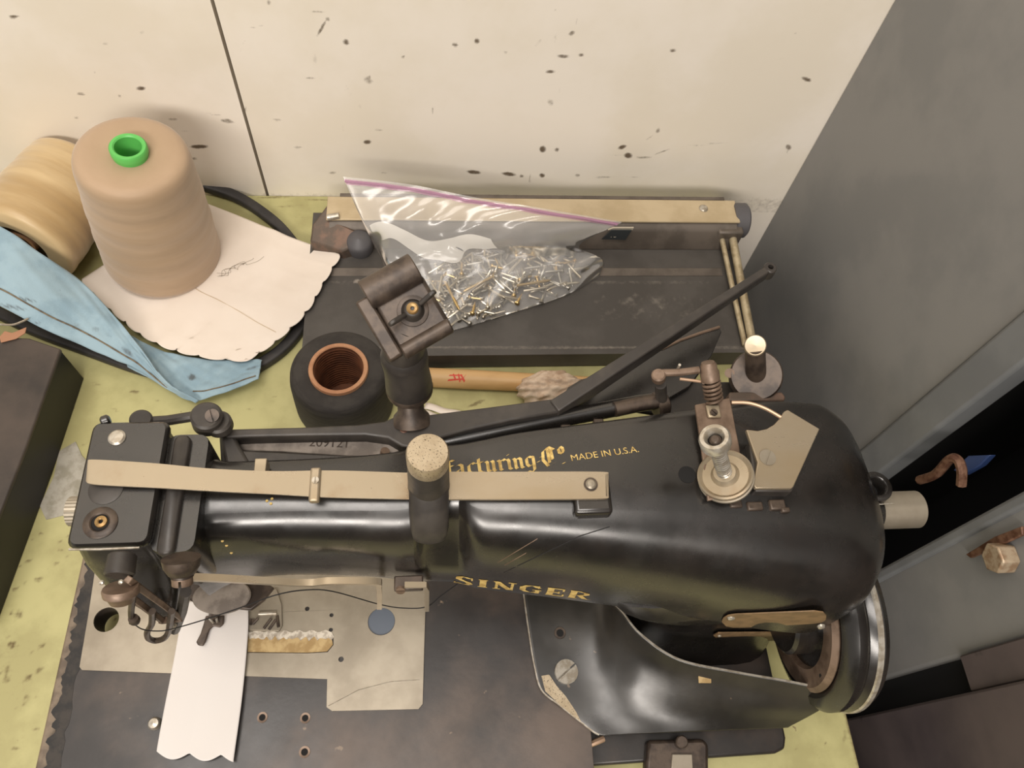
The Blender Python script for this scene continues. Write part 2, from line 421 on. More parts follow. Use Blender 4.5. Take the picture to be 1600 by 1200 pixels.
# ================================================================== setting
YW = .566                                                  # face of the back wall
def lin(a, b, step): return list(np.linspace(a, b, max(2, int(round((b-a)/step))+1)))
MARKS = [  # px, py, half length, half height, angle, strength : chips and scuffs on the wall paint
 (22,26,9,3,0,.9),(127,147,8,3,.1,.7),(220,138,8,4,0,.9),(165,68,6,3,0,.5),(222,51,5,4,0,.4),(187,150,4,3,0,.6),(270,186,9,3,0,.6),
 (311,229,15,3.5,0,1.),(355,189,12,4,.2,.7),(335,179,16,1.5,.15,.5),(303,248,6,3,0,.6),(290,205,10,2,0,.4),(120,184,5,3,0,.5),(148,113,3,3,0,.5),
 (502,45,3,16,.5,.75),(512,30,5,4,.6,.6),(500,18,24,1.6,-.05,.5),(492,92,5,16,0,.35),(505,122,8,9,.4,.3),(485,122,9,2.5,0,.6),(545,145,6,20,-.35,.25),(562,165,5,6,0,.35),(535,200,4,24,-.25,.2),
 (541,66,6,5,.5,.8),(575,126,10,6,.3,.55),(577,122,3,6,.1,.6),(574,222,7,4,0,.9),(591,203,8,2.5,0,.5),(465,230,9,2.5,0,.5),(433,187,10,2.5,.1,.55),
 (380,70,3,16,.4,.3),(400,42,20,1.6,-.2,.45),(420,4,4,5,0,.6),(711,70,6,3.5,.2,.8),(745,64,5,5,0,.85),(790,82,5,3,0,.5),(630,89,3,2.5,0,.8),(676,172,2.5,8,0,.5),
 (740,269,12,3.5,.1,.95),(795,272,12,3.5,.15,.9),(815,275,4,3,0,.8),(847,274,5,4,0,.9),(828,279,2,9,0,.6),(902,274,5,3,0,.6),(945,277,26,1.6,0,.5),(990,277,14,1.4,0,.5),
 (860,112,9,2.6,0,.9),(848,233,6,6,0,.9),(870,234,4,4,0,.7),(868,62,4,12,0,.3),(893,52,7,4,-.5,.7),(880,88,12,3.5,.05,.75),(908,86,5,3.5,0,.75),(842,66,3,10,.7,.35),(901,35,2,10,.2,.35),
 (875,140,3,9,.1,.3),(860,160,6,7,-.5,.5),(972,230,8,3.5,-.3,.9),(982,243,7,5,0,.95),(1005,246,16,1.7,0,.7),(1035,237,14,1.8,-.35,.6),(960,243,26,1.4,0,.35),(1028,204,4,6,.6,.6),(1015,215,9,1.6,-.6,.45),
 (1051,79,6,3,0,.8),(1260,124,9,4,.35,.9),(1232,230,6,5,.4,.7),(1230,238,2,5,0,.5),(1120,224,24,2.2,-.05,.4),(1090,227,20,2,0,.35),(1220,92,14,2.2,-.4,.3),(1125,78,1.5,10,0,.25),(868,16,3,2.5,0,.5),
 (600,270,8,2,0,.5),(520,270,8,3,0,.5),(660,160,10,1.8,0,.3),(1243,52,3,3,0,.4),(450,78,12,1.4,0,.3),(383,172,2,7,.2,.6)]
def ellmask(x, y, marks):
    w = np.zeros(len(x))
    for a, b, rx, ry, ang, s in marks:
        dx = x-a; dy = y-b; c, sn = math.cos(ang), math.sin(ang)
        u = (dx*c+dy*sn)/rx; v = (-dx*sn+dy*c)/ry
        w = np.maximum(w, s*np.clip(1.12-(u*u+v*v)*.75, 0, 1))
    return w
def wallwear(v):
    x, y = proj(v); w = ellmask(x, y, MARKS)
    w = np.where((y > 330) | (y < -60), 0, w)
    low = np.clip((.012-v[:, 2])/.012, 0, 1)*.35*(v[:, 2] > -.02)      # darker towards the foot, where the table meets the wall
    return np.maximum(w, low)
wall = tag(M('wall_back', box((-.2, YW+.05, .85), (3.2, .06, 3.2)), 'dark_gap', smooth=0), kind='structure')
wall['label'] = 'white painted board wall with chips and one dark joint'
for x0, x1 in ((-1.8, -.1717), (-.1688, 1.4)):
    xs = [x0]+[x for x in lin(max(x0, -.52), min(x1, .42), .0016)]+[x1]; xs = sorted(set(xs))
    zs = [-.75, -.12]+lin(-.118, .26, .0018)+[.3, 2.4]
    A = [[(x, YW, z) for x in xs] for z in zs]
    g = grid(A)
    back = [[(x, YW+.018, z) for x in (x0, x1)] for z in (-.75, 1.25)]
    sides = box(((x0+x1)/2, YW+.010, .825), (x1-x0-.0006, .0195, 3.149))
    M('wall_board', join(g, sides), 'wall_paint', wall, smooth=0, wear=wallwear)
floor = tag(M('floor', box((0, .2, -.77), (4, 4, .04)), 'floor_dark', smooth=0), kind='structure')
floor['label'] = 'dark workshop floor below the table'

wf_ = tag(M('front_light_blocker', box((0, -2.02, .2), (4, .04, 1.9)), 'blocker_dark', smooth=0), kind='structure')  # added unseen panel: blocks low front ambient light, darkens the arm's reflections
wf_['label'] = 'added unseen dark panel behind the camera blocking low front light'

# ------------------------------------------------------------------ table
XT = .3117
table = empty('work_table', (-.4, .2, -.75), 'worn table painted pale yellow green along the white wall', 'table')
TM = [(790,640,26,5,-.35,.8),(745,630,18,3.5,-.4,.7),(700,655,16,5,-.3,.7),(820,628,10,2.5,-.3,.6),(1395,1050,6,3,0,.5),
      (210,612,9,4,0,.7),(180,640,10,3,.3,.5),(110,770,12,4,.1,.45),(95,860,8,4,.3,.5),(60,905,9,5,0,.6),(30,960,8,8,.2,.5),(20,1010,5,4,0,.6),(10,1060,5,8,0,.5),
      (40,1090,5,5,0,.5),(450,545,10,3,.2,.5),(300,640,14,3,.1,.4),(430,620,5,3,0,.5),(1290,1160,3,3,0,.7),(1245,1170,4,2,0,.5),(1320,1150,4,12,.1,.6),(1310,1110,3,8,0,.5),
      (450,322,30,2,-.05,.5),(430,308,40,2.5,-.05,.6),(500,312,30,2.2,0,.6),(470,340,22,1.4,-.1,.4),(380,322,10,2,0,.4),(1180,385,6,8,0,.4),(150,600,12,3,.2,.5),
      (245,625,6,3,0,.5),(390,640,8,3,0,.5),(85,690,9,3,.2,.5),(700,660,20,3,.1,.4),(860,650,8,2,0,.4),(55,1140,10,3,-.4,.5),(25,1170,10,4,.2,.5),(1280,1185,4,3,0,.4)]
def tablewear_shade(v):
    x, y = proj(v); w = ellmask(x, y, TM)
    n = vnoise(v[:, 0], v[:, 1], 160, 3)
    w = np.maximum(w, np.clip(n-.50, 0, 1)*1.5*(v[:, 1] < .3)*(v[:, 0] < -.2))+.16*np.clip((.22-v[:, 1])/.1, 0, 1)*(v[:, 0] < -.2)*(1+vnoise(v[:, 0], v[:, 1], 45, 9))  # broad front-left tint: dirt, deepened to stand in for shade
    edge = np.clip((v[:, 0]-(XT-.004))/.004, 0, 1)*.7
    return np.maximum(w, edge)*(v[:, 2] > -.001)
xs = [-1.1, -.5]+lin(-.48, XT, .0024); ys = [-.35, -.02]+lin(-.018, YW-.0005, .0024)
top = grid([[(x, y, 0) for x in xs] for y in ys])
M('tabletop', join(top, box(((XT-1.1)/2, (YW-.35)/2, -.0155), (XT+1.1, YW+.349, .0305))), 'table_paint', table, smooth=0, wear=tablewear_shade)
M('apron', box((-.4, .12, -.075), (1.2, .78, .085)), 'table_edge', table, smooth=0)
for x, y in ((-1.0, -.25), (-1.0, .5), (.2, -.25), (.2, .5)):
    M('leg', box((x, y, -.39), (.05, .05, .72)), 'table_edge', table, smooth=0, bevel=.003)
# bare patch where the paint has come away, left of the machine bed
gp = [(118,690),(128,712),(150,735),(160,790),(120,800),(72,812),(62,790),(84,745),(92,705)]
o = M('bare_patch', prism([P(x, y, .0006) for x, y in gp], (0, 0, -.0005)), 'bare_grey', table, smooth=0)

# ------------------------------------------------------------------ steel cabinet to the right
XC = .384
cab = empty('steel_frame', (XC+.2, .3, -.75), 'grey painted steel frame with upright slot right of the table', 'machine frame')
M('side_panel', box((XC+.004, (.262+YW)/2-.0005, .2), (.008, YW-.262-.001, 1.9)), 'steel_grey', cab, bevel=.001)
M('upright_flange', box((XC+.006, .2455, .2), (.020, .030, 1.9)), 'steel_grey_edge', cab, bevel=.003)
M('upright_panel', box((XC+.004, .1148, .2), (.012, .0804, 1.9)), 'steel_grey', cab, bevel=.003)
M('upright_edge', box((XC+.001, .1535, .2), (.012, .010, 1.9)), 'steel_grey_edge', cab, bevel=.003)
M('brown_panel', box((XC-.003, -.076, .2), (.016, .251, 1.9)), 'steel_brown', cab, bevel=.002)
M('brown_strip', box((XC-.001, .0622, .606), (.012, .0244, 1.088)), 'steel_brown', cab, bevel=.001)
M('strip_recess', box((XC+.012, .0622, -.35), (.010, .0244, .82)), 'void_black', cab, smooth=0)  # gap below the strip, its shadow put into the black colour
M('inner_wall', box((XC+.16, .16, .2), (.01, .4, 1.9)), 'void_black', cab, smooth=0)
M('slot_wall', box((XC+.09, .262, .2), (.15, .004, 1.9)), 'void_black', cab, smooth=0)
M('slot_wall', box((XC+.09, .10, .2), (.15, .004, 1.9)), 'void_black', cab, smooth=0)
M('inner_board', box((XC+.055, .232, .275), (.07, .03, .055)), 'brown_board', cab, bevel=.003)
M('inner_board', box((XC+.03, .236, .238), (.05, .02, .008)), 'brown_board', cab, bevel=.001)
# bolt with a bent washer on the upright panel
c = PX(1556, 872, XC-.012)
u, w_, a = basis((-1, 0, 0))
bolt = M('bolt', prism(hexring(Vector((XC-.002, c.y, c.z)), Vector((0, 1, 0)), Vector((0, 0, 1)), .0105), (-.013, 0, 0)), 'bolt_metal', cab, bevel=.0012)
wa = [PX(1514, 866, XC-.004), PX(1560, 838, XC-.004), PX(1602, 822, XC-.004), PX(1604, 836, XC-.004), PX(1560, 856, XC-.004), PX(1522, 872, XC-.004)]
M('washer', prism(wa, (-.003, 0, 0)), 'rust', bolt, bevel=.0008)
# bent rusty hook on the flange with a blue scrap behind it
hk = [PX(1437, 750, XC-.010), PX(1462, 741, XC-.012), PX(1484, 718, XC-.014), PX(1497, 719, XC-.013), PX(1503, 736, XC-.012), PX(1502, 758, XC-.010)]
M('hook', tube(catmull(hk, 6), .0036, 8), 'rust', cab)
M('blue_clip', prism([PX(1488, 735, XC+.004), PX(1512, 712, XC+.004), PX(1546, 711, XC+.004), PX(1530, 728, XC+.004), PX(1505, 742, XC+.004)], (.006, 0, 0)), 'blue_plastic', cab, bevel=.001)

# ================================================================== things on the table, behind the machine
# ---- thread cones
def thread_cone(label, base, top, rb, rt, material, core_mat, seed=1, group='thread cones by the wall'):
    ax = Vector(top)-Vector(base); h = ax.length
    root = empty('thread_cone', base, label, 'thread cone', group, rot=ax.to_track_quat('Z', 'Y').to_euler())
    pr = [(rb*.55, 0), (rb-.004, 0), (rb-.001, .0025), (rb, .007)]
    k = 46
    for i in range(1, k):
        t = i/k; z = .007+(h-.012)*t
        r = rb+(rt-rb)*t+.0003*math.sin(t*21+seed)+.00015*math.sin(t*53+seed*2)+.0016*math.sin(t*2.6)
        pr.append((r, z))
    pr += [(rt, h-.004), (rt-.003, h-.001), (rt-.008, h), (.015, h-.0015), (.0125, h-.002)]
    M('thread_winding', lathe(pr, (0, 0, 0), n=64, cap=False), material, root, local=True, smooth=50)
    M('core', closed_lathe([(.0095, .004), (.0125, .004), (.0135, h+.001), (.0142, h+.0015), (.0142, h+.0065), (.0132, h+.0078), (.0112, h+.0078), (.0102, h+.0068), (.0095, h-.03)], (0, 0, 0), n=40), core_mat, root, local=True, smooth=40)
    return root
cb = P(256, 398, .0165); ct = P(203, 239, .150)
thread_cone('tan thread cone standing upright with a green plastic core', cb, ct, .0515, .0430, 'thread_tan', 'green_plastic')
thread_cone('pale golden thread cone lying on its side behind the blue cloth', P(30, 386, .0480), P(122, 266, .0435), .0460, .0415, 'thread_cream', 'cardboard', 3)

# ---- black drive belt lying in a loop
bp = [(-160,330,.006),(-70,290,.012),(0,268,.018),(110,262,.018),(230,268,.016),(310,288,.010),(370,308,.006),(420,340,.005),(452,372,.005),(482,420,.005),(488,470,.005),(458,528,.005),(410,568,.005),(335,596,.005),(240,582,.005),(140,548,.005),(30,505,.005),(-90,440,.005),(-170,390,.005)]
path = catmull([P(*p) for p in bp], 8, True)
sec = rpoly([(-.005, -.0045, .002), (.005, -.0045, .002), (.005, .0045, .002), (-.005, .0045, .002)], 2)
tag(M('drive_belt', tube(path, 1, closed=True, sec=[(p.x, p.y) for p in sec], up=(0, 0, 1)), 'rubber', smooth=60), 'black rubber drive belt looped around the thread cones', 'belt')

# ---- white paper with scalloped edges
def coons(L, R, T, B, s, t):
    """L,R run with t, T,B run with s"""
    def at(c, x):
        k = x*(len(c)-1); i = min(int(k), len(c)-2); return c[i].lerp(c[i+1], k-i)
    return (at(L, t)*(1-s)+at(R, t)*s)+(at(T, s)*(1-t)+at(B, s)*t)-(L[0]*(1-s)*(1-t)+R[0]*s*(1-t)+L[-1]*(1-s)*t+R[-1]*s*t)
def scallop(c, n, depth, out):
    pts = []
    for i in range(len(c)):
        t = i/(len(c)-1); ph = (t*n) % 1.0
        pts.append(c[i]+out*depth*math.sqrt(max(0, 1-(2*ph-1)**2)))
    return pts
def dense(pts, per=10): return catmull(pts, per)
A_ = dense([P(128, 436, .012), P(180, 487, .012), P(232, 526, .017), P(300, 552, .0185), P(384, 560, .0180)], 24)    # near scalloped edge
B_ = dense([P(384, 560, .0180), P(430, 530, .0175), P(476, 486, .0265), P(503, 440, .0295), P(530, 397, .030)], 24)    # right scalloped edge
oA = (P(250, 600, 0)-P(290, 500, 0)).normalized(); oB = (P(520, 560, 0)-P(430, 470, 0)).normalized()
A_ = scallop(A_, 9, .0032, oA); B_ = scallop(B_, 8, .0032, oB)
C_ = dense([P(128, 436, .012), P(190, 395, .0115), P(250, 350, .0115), P(318, 316, .012)], 10)
D_ = dense([P(318, 316, .012), P(380, 340, .013), P(450, 369, .016), P(530, 397, .030)], 10)
rows = []
NS, NT = 96, 70
for j in range(NT+1):
    t = j/NT; r = []
    for i in range(NS+1):
        s = i/NS
        p = coons([A_[0]]+C_[1:], B_, A_, D_, s, t)
        # crease running from the cone to the right corner
        q = abs(s*.9-(1-t)*.15-.52)
        p = p+Vector((0, 0, .0016*math.exp(-(q*18)**2)+.0012*vnoise(s*3, t*3, 1.5, 4)*math.sin(math.pi*s)*math.sin(math.pi*t)))
        r.append(p)
    rows.append(r)
pg_ = grid(rows); PB = BVHTree.FromPolygons([tuple(v) for v in pg_[0]], pg_[1])
def on_paper(x, y, lift=.0008):
    q = P(x, y, .018); h = PB.ray_cast(Vector((q.x, q.y, .1)), Vector((0, 0, -1)))[0]
    return (h if h is not None else q)+Vector((0, 0, lift))
tag(M('scalloped_paper', pg_, 'paper_white', smooth=180, solid=.0005), 'white scalloped sheet lying under the tan thread cone', 'paper')
# loose pale thread end from the cone over the sheet
tag(M('loose_thread', tube(catmull([P(258, 418, .045), on_paper(283, 436, .006), on_paper(310, 452), on_paper(340, 468), on_paper(372, 487), on_paper(402, 505), on_paper(432, 521)], 8), .0002, 5), 'thread_cream'), 'single tan thread end trailing across the white sheet', 'thread')
fz = []
for i in range(4):
    pts = []
    for k in range(12):
        pts.append(on_paper(342+k*(6-i*.9)+5*math.sin(k*1.3+i*1.9), 430-k*(2.3-.2*i)+(5-i)*math.sin(k*.9+i*2.4), .0012+.0006*math.sin(k*1.7+i)))
    fz.append(tube(catmull(pts, 5), .00011, 5))
tag(M('thread_tangle', join(*fz), 'seam_thread'), 'thin grey thread tangle on the white sheet by the cone', 'thread')

# ---- blue cloth
def cloth_rows(up, lo, seed, bow):
    U = dense(up, 12); Lw = dense(lo, 12); rr = []
    for i in range(len(U)):
        s = i/(len(U)-1); r = []
        for j in range(31):
            t = j/30
            r.append(U[i].lerp(Lw[i], t)+Vector((0, 0, bow*math.sin(math.pi*t)*math.sin(math.pi*min(1, s*1.2))+.0013*vnoise(s*7, t*3, 2.2, seed))))
        rr.append(r)
    return rr
rows = cloth_rows([P(-110, 300, .085), P(0, 353, .085), P(62, 395, .07), P(128, 441, .046), P(180, 495, .036), P(218, 542, .032), P(262, 598, .025), P(310, 626, .014)],
                  [P(-110, 430, .058), P(0, 478, .056), P(62, 511, .046), P(130, 541, .030), P(180, 562, .026), P(220, 580, .022), P(262, 608, .017), P(306, 629, .012)], 2, .004)
rows2 = cloth_rows([P(185, 512, .0155), P(230, 538, .0150), P(268, 552, .0145), P(330, 562, .0140), P(380, 562, .0135), P(409, 562, .0145)],
                   [P(200, 574, .0145), P(232, 590, .0140), P(262, 608, .0125), P(300, 626, .0100), P(350, 613, .0125), P(404, 592, .0140)], 5, .001)
DM = [(300,462,0,0,0,0),(300,590,7,6,0,.9),(20,480,30,4,.2,.7),(40,468,20,3,.2,.8),(120,510,16,8,.3,.4),(60,505,8,4,0,.5),(200,550,14,5,.7,.6),(170,525,8,4,.3,.4),(60,415,4,3,0,.4),(95,455,3,3,0,.5),(150,515,10,6,0,.5),(395,575,14,3,-.3,.6),(30,495,10,3,0,.5)]
def denimwear(v):
    x, y = proj(v); return ellmask(x, y, DM[1:])
cl = tag(M('blue_cloth', grid(rows), 'denim', smooth=180, solid=.0012, wear=denimwear), 'stained light blue cloth with stitched hem by the white sheet', 'cloth')
M('folded_corner', grid(rows2), 'denim', cl, smooth=180, solid=.0012, wear=denimwear)
def rowline(rr, t, a, b, dz):
    return [rr[i][int(t*30)]+Vector((0, 0, dz)) for i in range(a, b)]
n_ = len(rows)
M('hem_stitch', tube(rowline(rows, .80, 0, int(n_*.86), .0012), .0007, 5), 'seam_thread', cl)
M('hem_stitch', tube(rowline(rows2, .82, int(len(rows2)*.58), len(rows2)-2, .0010), .0006, 5), 'seam_thread', cl)

# ---- black metal case cut off by the left edge
bx = empty('metal_case', (-.42, .27, 0), 'dark brown black metal case cut off at left picture edge', 'case')
topo = [P(95, 545, .05), P(40, 700, .05), Vector((-.3285, .14, .05)), Vector((-.52, .15, .05)), Vector((-.52, .375, .05)), Vector((-.335, .362, .05))]
M('lid', prism(topo, (0, 0, -.004)), 'black_box', bx, bevel=.0012)
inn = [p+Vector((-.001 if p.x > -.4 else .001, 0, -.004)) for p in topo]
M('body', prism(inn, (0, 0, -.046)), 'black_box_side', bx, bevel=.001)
tag(M('leather_scrap', prism([P(0, 527, .0512), P(8, 518, .0512), P(20, 521, .0512), P(42, 512, .0512), P(40, 521, .0512), P(26, 530, .0512), P(2, 536, .0512)], (0, 0, .001)), 'leather', bevel=.0003), 'small tan leather scrap lying on the dark metal case', 'scrap')
tag(M('wire_end', tube(catmull([P(-30, 508, .053), P(0, 507, .056), P(22, 507, .056), P(44, 498, .053)], 6), .0009, 6), 'bright_steel'), 'thin bright wire end beside the leather scrap', 'wire')

# ---- black thread spool with cardboard tube
sb = P(520, 634, 0); sp = empty('black_thread_spool', sb, 'black thread spool standing on end with orange brown cardboard tube', 'spool')
hs = .062; cc = P(529, 577, hs); off = Vector((cc.x-sb.x, cc.y-sb.y, 0))
o = Vector((cc.x, cc.y, 0))
M('thread_winding', closed_lathe([(.0245, .002), (.038, .001), (.0415, .004), (.0425, .012), (.042, .03), (.0412, .05), (.0400, .057), (.0375, .0605), (.034, .0618), (.0245, .0612)], o, n=56), 'thread_black', sp, smooth=50)
M('cardboard_tube', closed_lathe([(.0205, 0), (.0243, 0), (.0243, .0635), (.0238, .0642), (.0212, .0642), (.0205, .0636)], o, n=48), 'cardboard', sp, smooth=40)
ins = [(.02045, .0632)]
for i in range(16):
    z = .061-i*.0037; ins += [(.0204, z), (.0196, z-.0012), (.0204, z-.0024)]
M('tube_lining', lathe(ins, o, n=40, cap=False), 'cardboard_inside', sp, smooth=60)
M('tube_floor', lathe([(.0203, .0006), (.0203, .0012)], o, n=40), 'cardboard_inside', sp)

# ---- paper trimmer under the bag
tr = empty('paper_trimmer', (.1, .44, 0), 'dark grey paper trimmer with cream rail against the wall', 'trimmer')
Y0, Y1 = .357, .520
base_o = [(-.118, Y0), (.283, Y0), (.300, Y0+.02), (.300, Y1), (-.118, Y1)]
def cutwear(v):
    x, y = proj(v)
    w = np.clip(vnoise(v[:, 0], v[:, 1], 55, 1)-.35, 0, 1)*.55*np.exp(-((y-455)/45)**2)+np.exp(-((y-441)/3.5)**2)*.55*(x > 500)*(x < 1110)*(.6+.4*vnoise(v[:, 0], 0, 90, 2))
    w += np.exp(-((y-543)/3.0)**2)*.55
    w += .30*np.exp(-((y-478)/26)**2)*np.exp(-((x-1010)/120)**2)*(1+.9*vnoise(v[:, 0], v[:, 1], 140, 6))+ellmask(x, y, [(558,439,5,4,0,.7)])
    return w*(v[:, 2] > .02)
Y1 = .523; xs = lin(-.118, .300, .0022); ys = lin(Y0, Y1, .0022)
M('baseboard', join(grid([[(x, y, .0232) for x in xs] for y in ys]), box((.091, (Y0+Y1)/2, .0125), (.4178, Y1-Y0-.0002, .0212))), 'cutter_grey', tr, smooth=0, wear=cutwear)
M('raised_step', prism([Vector((-.11, Y0+.0885, .0236)), Vector((.285, Y0+.0885, .0236)), Vector((.285, Y0+.097, .0252)), Vector((-.11, Y0+.097, .0252))], (0, 0, -.001)), 'cutter_housing', tr, bevel=.0004)
for x in (-.1, .28):
    M('foot', cyl((x, Y0+.02, 0), (x, Y0+.02, .003), .008), 'rubber', tr)
hp = rpoly([(.478, .0232, .001), (.487, .044, .004), (.494, .0475, .003), (.523, .0475, .002), (.523, .0232, .001)], 3)
M('rail_housing', prism([Vector((-.098, p.x, p.y)) for p in hp], (.399, 0, 0)), 'cutter_housing', tr, smooth=50)
M('rail', box((.1015, .5060, .0487), (.404, .0285, .0022)), 'cutter_rail', tr, bevel=.0006)
M('rear_strip', box((.102, .5225, .0485), (.382, .004, .0030)), 'cutter_housing', tr, bevel=.0005)
for px, py in ((1099, 326),):
    p = P(px, py, .0498); M('screw', lathe([(.0045, 0), (.0045, .0008), (.0035, .0018), (.0, .0022)], p, n=20), 'bright_steel', tr)
M('end_cap', join(cyl((.301, .5060, .036), (.3165, .5060, .036), .0175, n=36, ch=.002)), 'cutter_cap', tr, smooth=40)
for a, b, r in (((.2995, .488, .034), (.2945, .352, .030), .0040), ((.2885, .484, .033), (.2885, .362, .0275), .0026)):
    M('guide_rod', cyl(a, b, r, n=16), 'rod_metal', tr)
M('rod_block', box((.295, .4900, .034), (.026, .014, .020)), 'cutter_housing', tr, bevel=.002)
# worn bracket at the left end of the rail
lb = prism([P(512, 318, .05), P(527, 309, .05), P(524, 345, .046), P(560, 362, .043), P(560, 380, .040), P(535, 392, .035), P(484, 378, .035), P(488, 350, .043)], (0, 0, -.018))
M('end_bracket', lb, 'rusty_bracket', tr, bevel=.002)
M('pivot_knob', lathe([(.0125, 0), (.0125, .012), (.010, .016), (0, .018)], P(563, 386, .026), (0, -.25, 1), 28), 'cutter_cap', tr, smooth=50)
M('pivot_pin', cyl(P(512, 340, .05), P(530, 337, .052), .003), 'bright_steel', tr)
tg = M('size_tag', prism([PY(x, y, .4805) for x, y in ((940, 373), (955, 359), (987, 359), (977, 374))], (0, -.0008, 0)), 'label_dark', tr, smooth=0)
M('size_tag_edge', prism([PY(x, y, .4835) for x, y in ((950, 358), (988, 358), (990, 354.5), (958, 354.5))], (0, -.0012, 0)), 'label_pale', tr, smooth=0)
q0 = PY(952, 371, .4795); M('tag_lettering', text_geo('15', .0075, (q0.x, .4796, q0.z), (1, 0, 0), (0, .12, .99)), 'label_pale', tr, smooth=0)

# ---- clear zip bag full of screws
LB = dense([P(536, 276, .100), P(566, 345, .072), P(600, 415, .036), P(652, 522, .0255)], 14)
RB = dense([P(973, 347, .080), P(905, 384, .056), P(943, 407, .034), P(936, 432, .0262)], 14)
TB = dense([P(536, 276, .100), P(640, 288, .102), P(740, 308, .096), P(850, 326, .092), P(973, 347, .080)], 20)
BB = dense([P(652, 522, .0255), P(700, 518, .0255), P(790, 492, .0255), P(880, 463, .0255), P(936, 432, .0262)], 20)
NS, NT = 100, 64
def bagpt(s, t, side):
    p = coons(LB, RB, TB, BB, s, t)
    e = (math.sin(math.pi*min(1, max(0, s)))**.5)*(min(1, (1-t)*5)**.7)*min(1, t*4)
    h = .012*e*math.exp(-((t-.72)/.22)**2)+.004*e
    wr = e*(.0026*vnoise(s*9+t*5, t*6-s*3, 1.3, 3 if side > 0 else 8)+.0016*math.sin((s*2.3+t*1.1)*19+3*math.sin(t*7)))
    if side > 0: p = p+Vector((0, -.25*h, h+wr))
    else:
        p = p+Vector((0, .002*e, -.004*e+wr*.3)); 
    zmin = .0239 if side < 0 else .0246
    if p.y > .474: zmin = max(zmin, .0506 if p.y > .490 else .0239+(p.y-.474)/.016*.0267)
    p.z = max(p.z, zmin+(.0012 if side > 0 else 0)+(.0004*(1-t)))
    return p
bag = empty('zip_bag', P(790, 470, .0236), 'clear plastic zip bag of screws lying on the paper trimmer', 'bag')
M('film_upper', grid([[bagpt(i/NS, j/NT, 1) for i in range(NS+1)] for j in range(NT+1)]), 'bag_film', bag, smooth=180)
M('film_lower', grid([[bagpt(i/NS, j/NT, -1) for i in range(NS+1)] for j in range(NT+1)]), 'bag_film', bag, smooth=180)
def strip(t0f, t1f, s0, s1, n=60, dz=.0012, side=1):
    return grid([[bagpt(s0+(s1-s0)*i/n, (t0f(i/n)*(1-k/6)+t1f(i/n)*k/6), side)+Vector((0, -dz*.5, dz)) for i in range(n+1)] for k in range(7)])
M('zip_strip', strip(lambda x: .035, lambda x: .085, 0, 1), 'zip_film', bag, smooth=180)
M('zip_bead', tube([bagpt(i/80, .06, 1)+Vector((0, -.001, .0018)) for i in range(81)], .0011, 6), 'zip_film', bag)
M('white_panel', strip(lambda x: .36-.05*math.sin(x*9), lambda x: .52-.08*math.sin(x*8+.6)+.02*math.sin(x*23), .05, .62, side=-1, dz=.0022), 'white_film', bag, smooth=180)

def screw_mesh(name, length, r, head, material, kind):
    pr_head = {'pan': [(r*2.1, 0), (r*2.1, head*.5), (r*1.6, head), (0, head*1.1)], 'flat': [(r, -head), (r*2.0, 0), (r*2.0, head*.15), (0, head*.2)], 'plain': [(r*1.02, 0), (r*.8, head*.3), (0, head*.3)]}[kind]
    g = [lathe([(0, -length), (r*.55, -length+r), (r, -length+r*3), (r, 0)], (0, 0, 0), n=8), lathe(pr_head, (0, 0, 0), n=10)]
    v, f = join(*g)
    me = bpy.data.meshes.new(name); me.from_pydata([tuple(p) for p in v], [], f); me.materials.append(MATS[material])
    for p in me.polygons: p.use_smooth = True
    me.set_sharp_from_angle(angle=math.radians(40)); return me
SM = [screw_mesh('screw', .011, .0011, .0016, 'screw_steel', 'pan'), screw_mesh('screw', .017, .0012, .0018, 'screw_grey', 'pan'), screw_mesh('screw', .024, .0013, .0016, 'screw_steel', 'plain'),
      screw_mesh('screw', .013, .0012, .0018, 'screw_brass', 'pan'), screw_mesh('screw', .020, .0013, .0018, 'screw_grey', 'flat'), screw_mesh('screw', .034, .0014, .0015, 'screw_brass', 'plain')]
SL = [('short bright pan head screw heaped in the zip bag', 'short bright screws in the bag'), ('grey pan head screw heaped in the zip bag', 'grey pan head screws in the bag'),
      ('bright headless pin heaped in the zip bag', 'headless pins in the bag'), ('short brass coloured screw heaped in the zip bag', 'brass screws in the bag'), ('grey countersunk screw heaped in the zip bag', 'countersunk screws in the bag')]
poly = [(662, 432), (700, 408), (760, 392), (830, 396), (880, 402), (905, 420), (890, 446), (830, 470), (760, 490), (705, 505), (675, 480)]
def inside(x, y):
    c = False; j = len(poly)-1
    for i in range(len(poly)):
        (xi, yi), (xj, yj) = poly[i], poly[j]
        if (yi > y) != (yj > y) and x < (xj-xi)*(y-yi)/(yj-yi)+xi: c = not c
        j = i
    return c
def put_screw(me, p, yaw, tilt, label, group=None):
    o = bpy.data.objects.new('screw', me); COL.objects.link(o)
    ax = Vector((math.cos(yaw)*math.cos(tilt), math.sin(yaw)*math.cos(tilt), math.sin(tilt)))
    L_ = abs(min(v.co.z for v in me.vertices))
    q = ax.to_track_quat('Z', 'Y'); o.rotation_euler = q.to_euler(); o.location = Vector(p)+ax*L_*.5
    tag(o, label, 'screw', group); return o
cnt = 0
while cnt < 215:
    x, y = random.uniform(655, 910), random.uniform(390, 510)
    if not inside(x, y): continue
    k = random.choices(range(5), (5, 4, 3, 2.4, 3))[0]
    ex = min(abs(x-785)/125, 1); pile = .0075*(1-ex**2)
    put_screw(SM[k], P(x, y, .0262+random.random()*(.002+pile)), random.uniform(0, 2*math.pi), random.gauss(0, .12), *SL[k]); cnt += 1
def pxscrew(k, a, b, z, label):
    A, B = P(*a, z), P(*b, z); d = A-B; put_screw(SM[k], (A+B)/2, math.atan2(d.y, d.x), .02, label)
pxscrew(5, (692, 434), (722, 492), .0375, 'longest pin slanting down at the left of the screw heap')
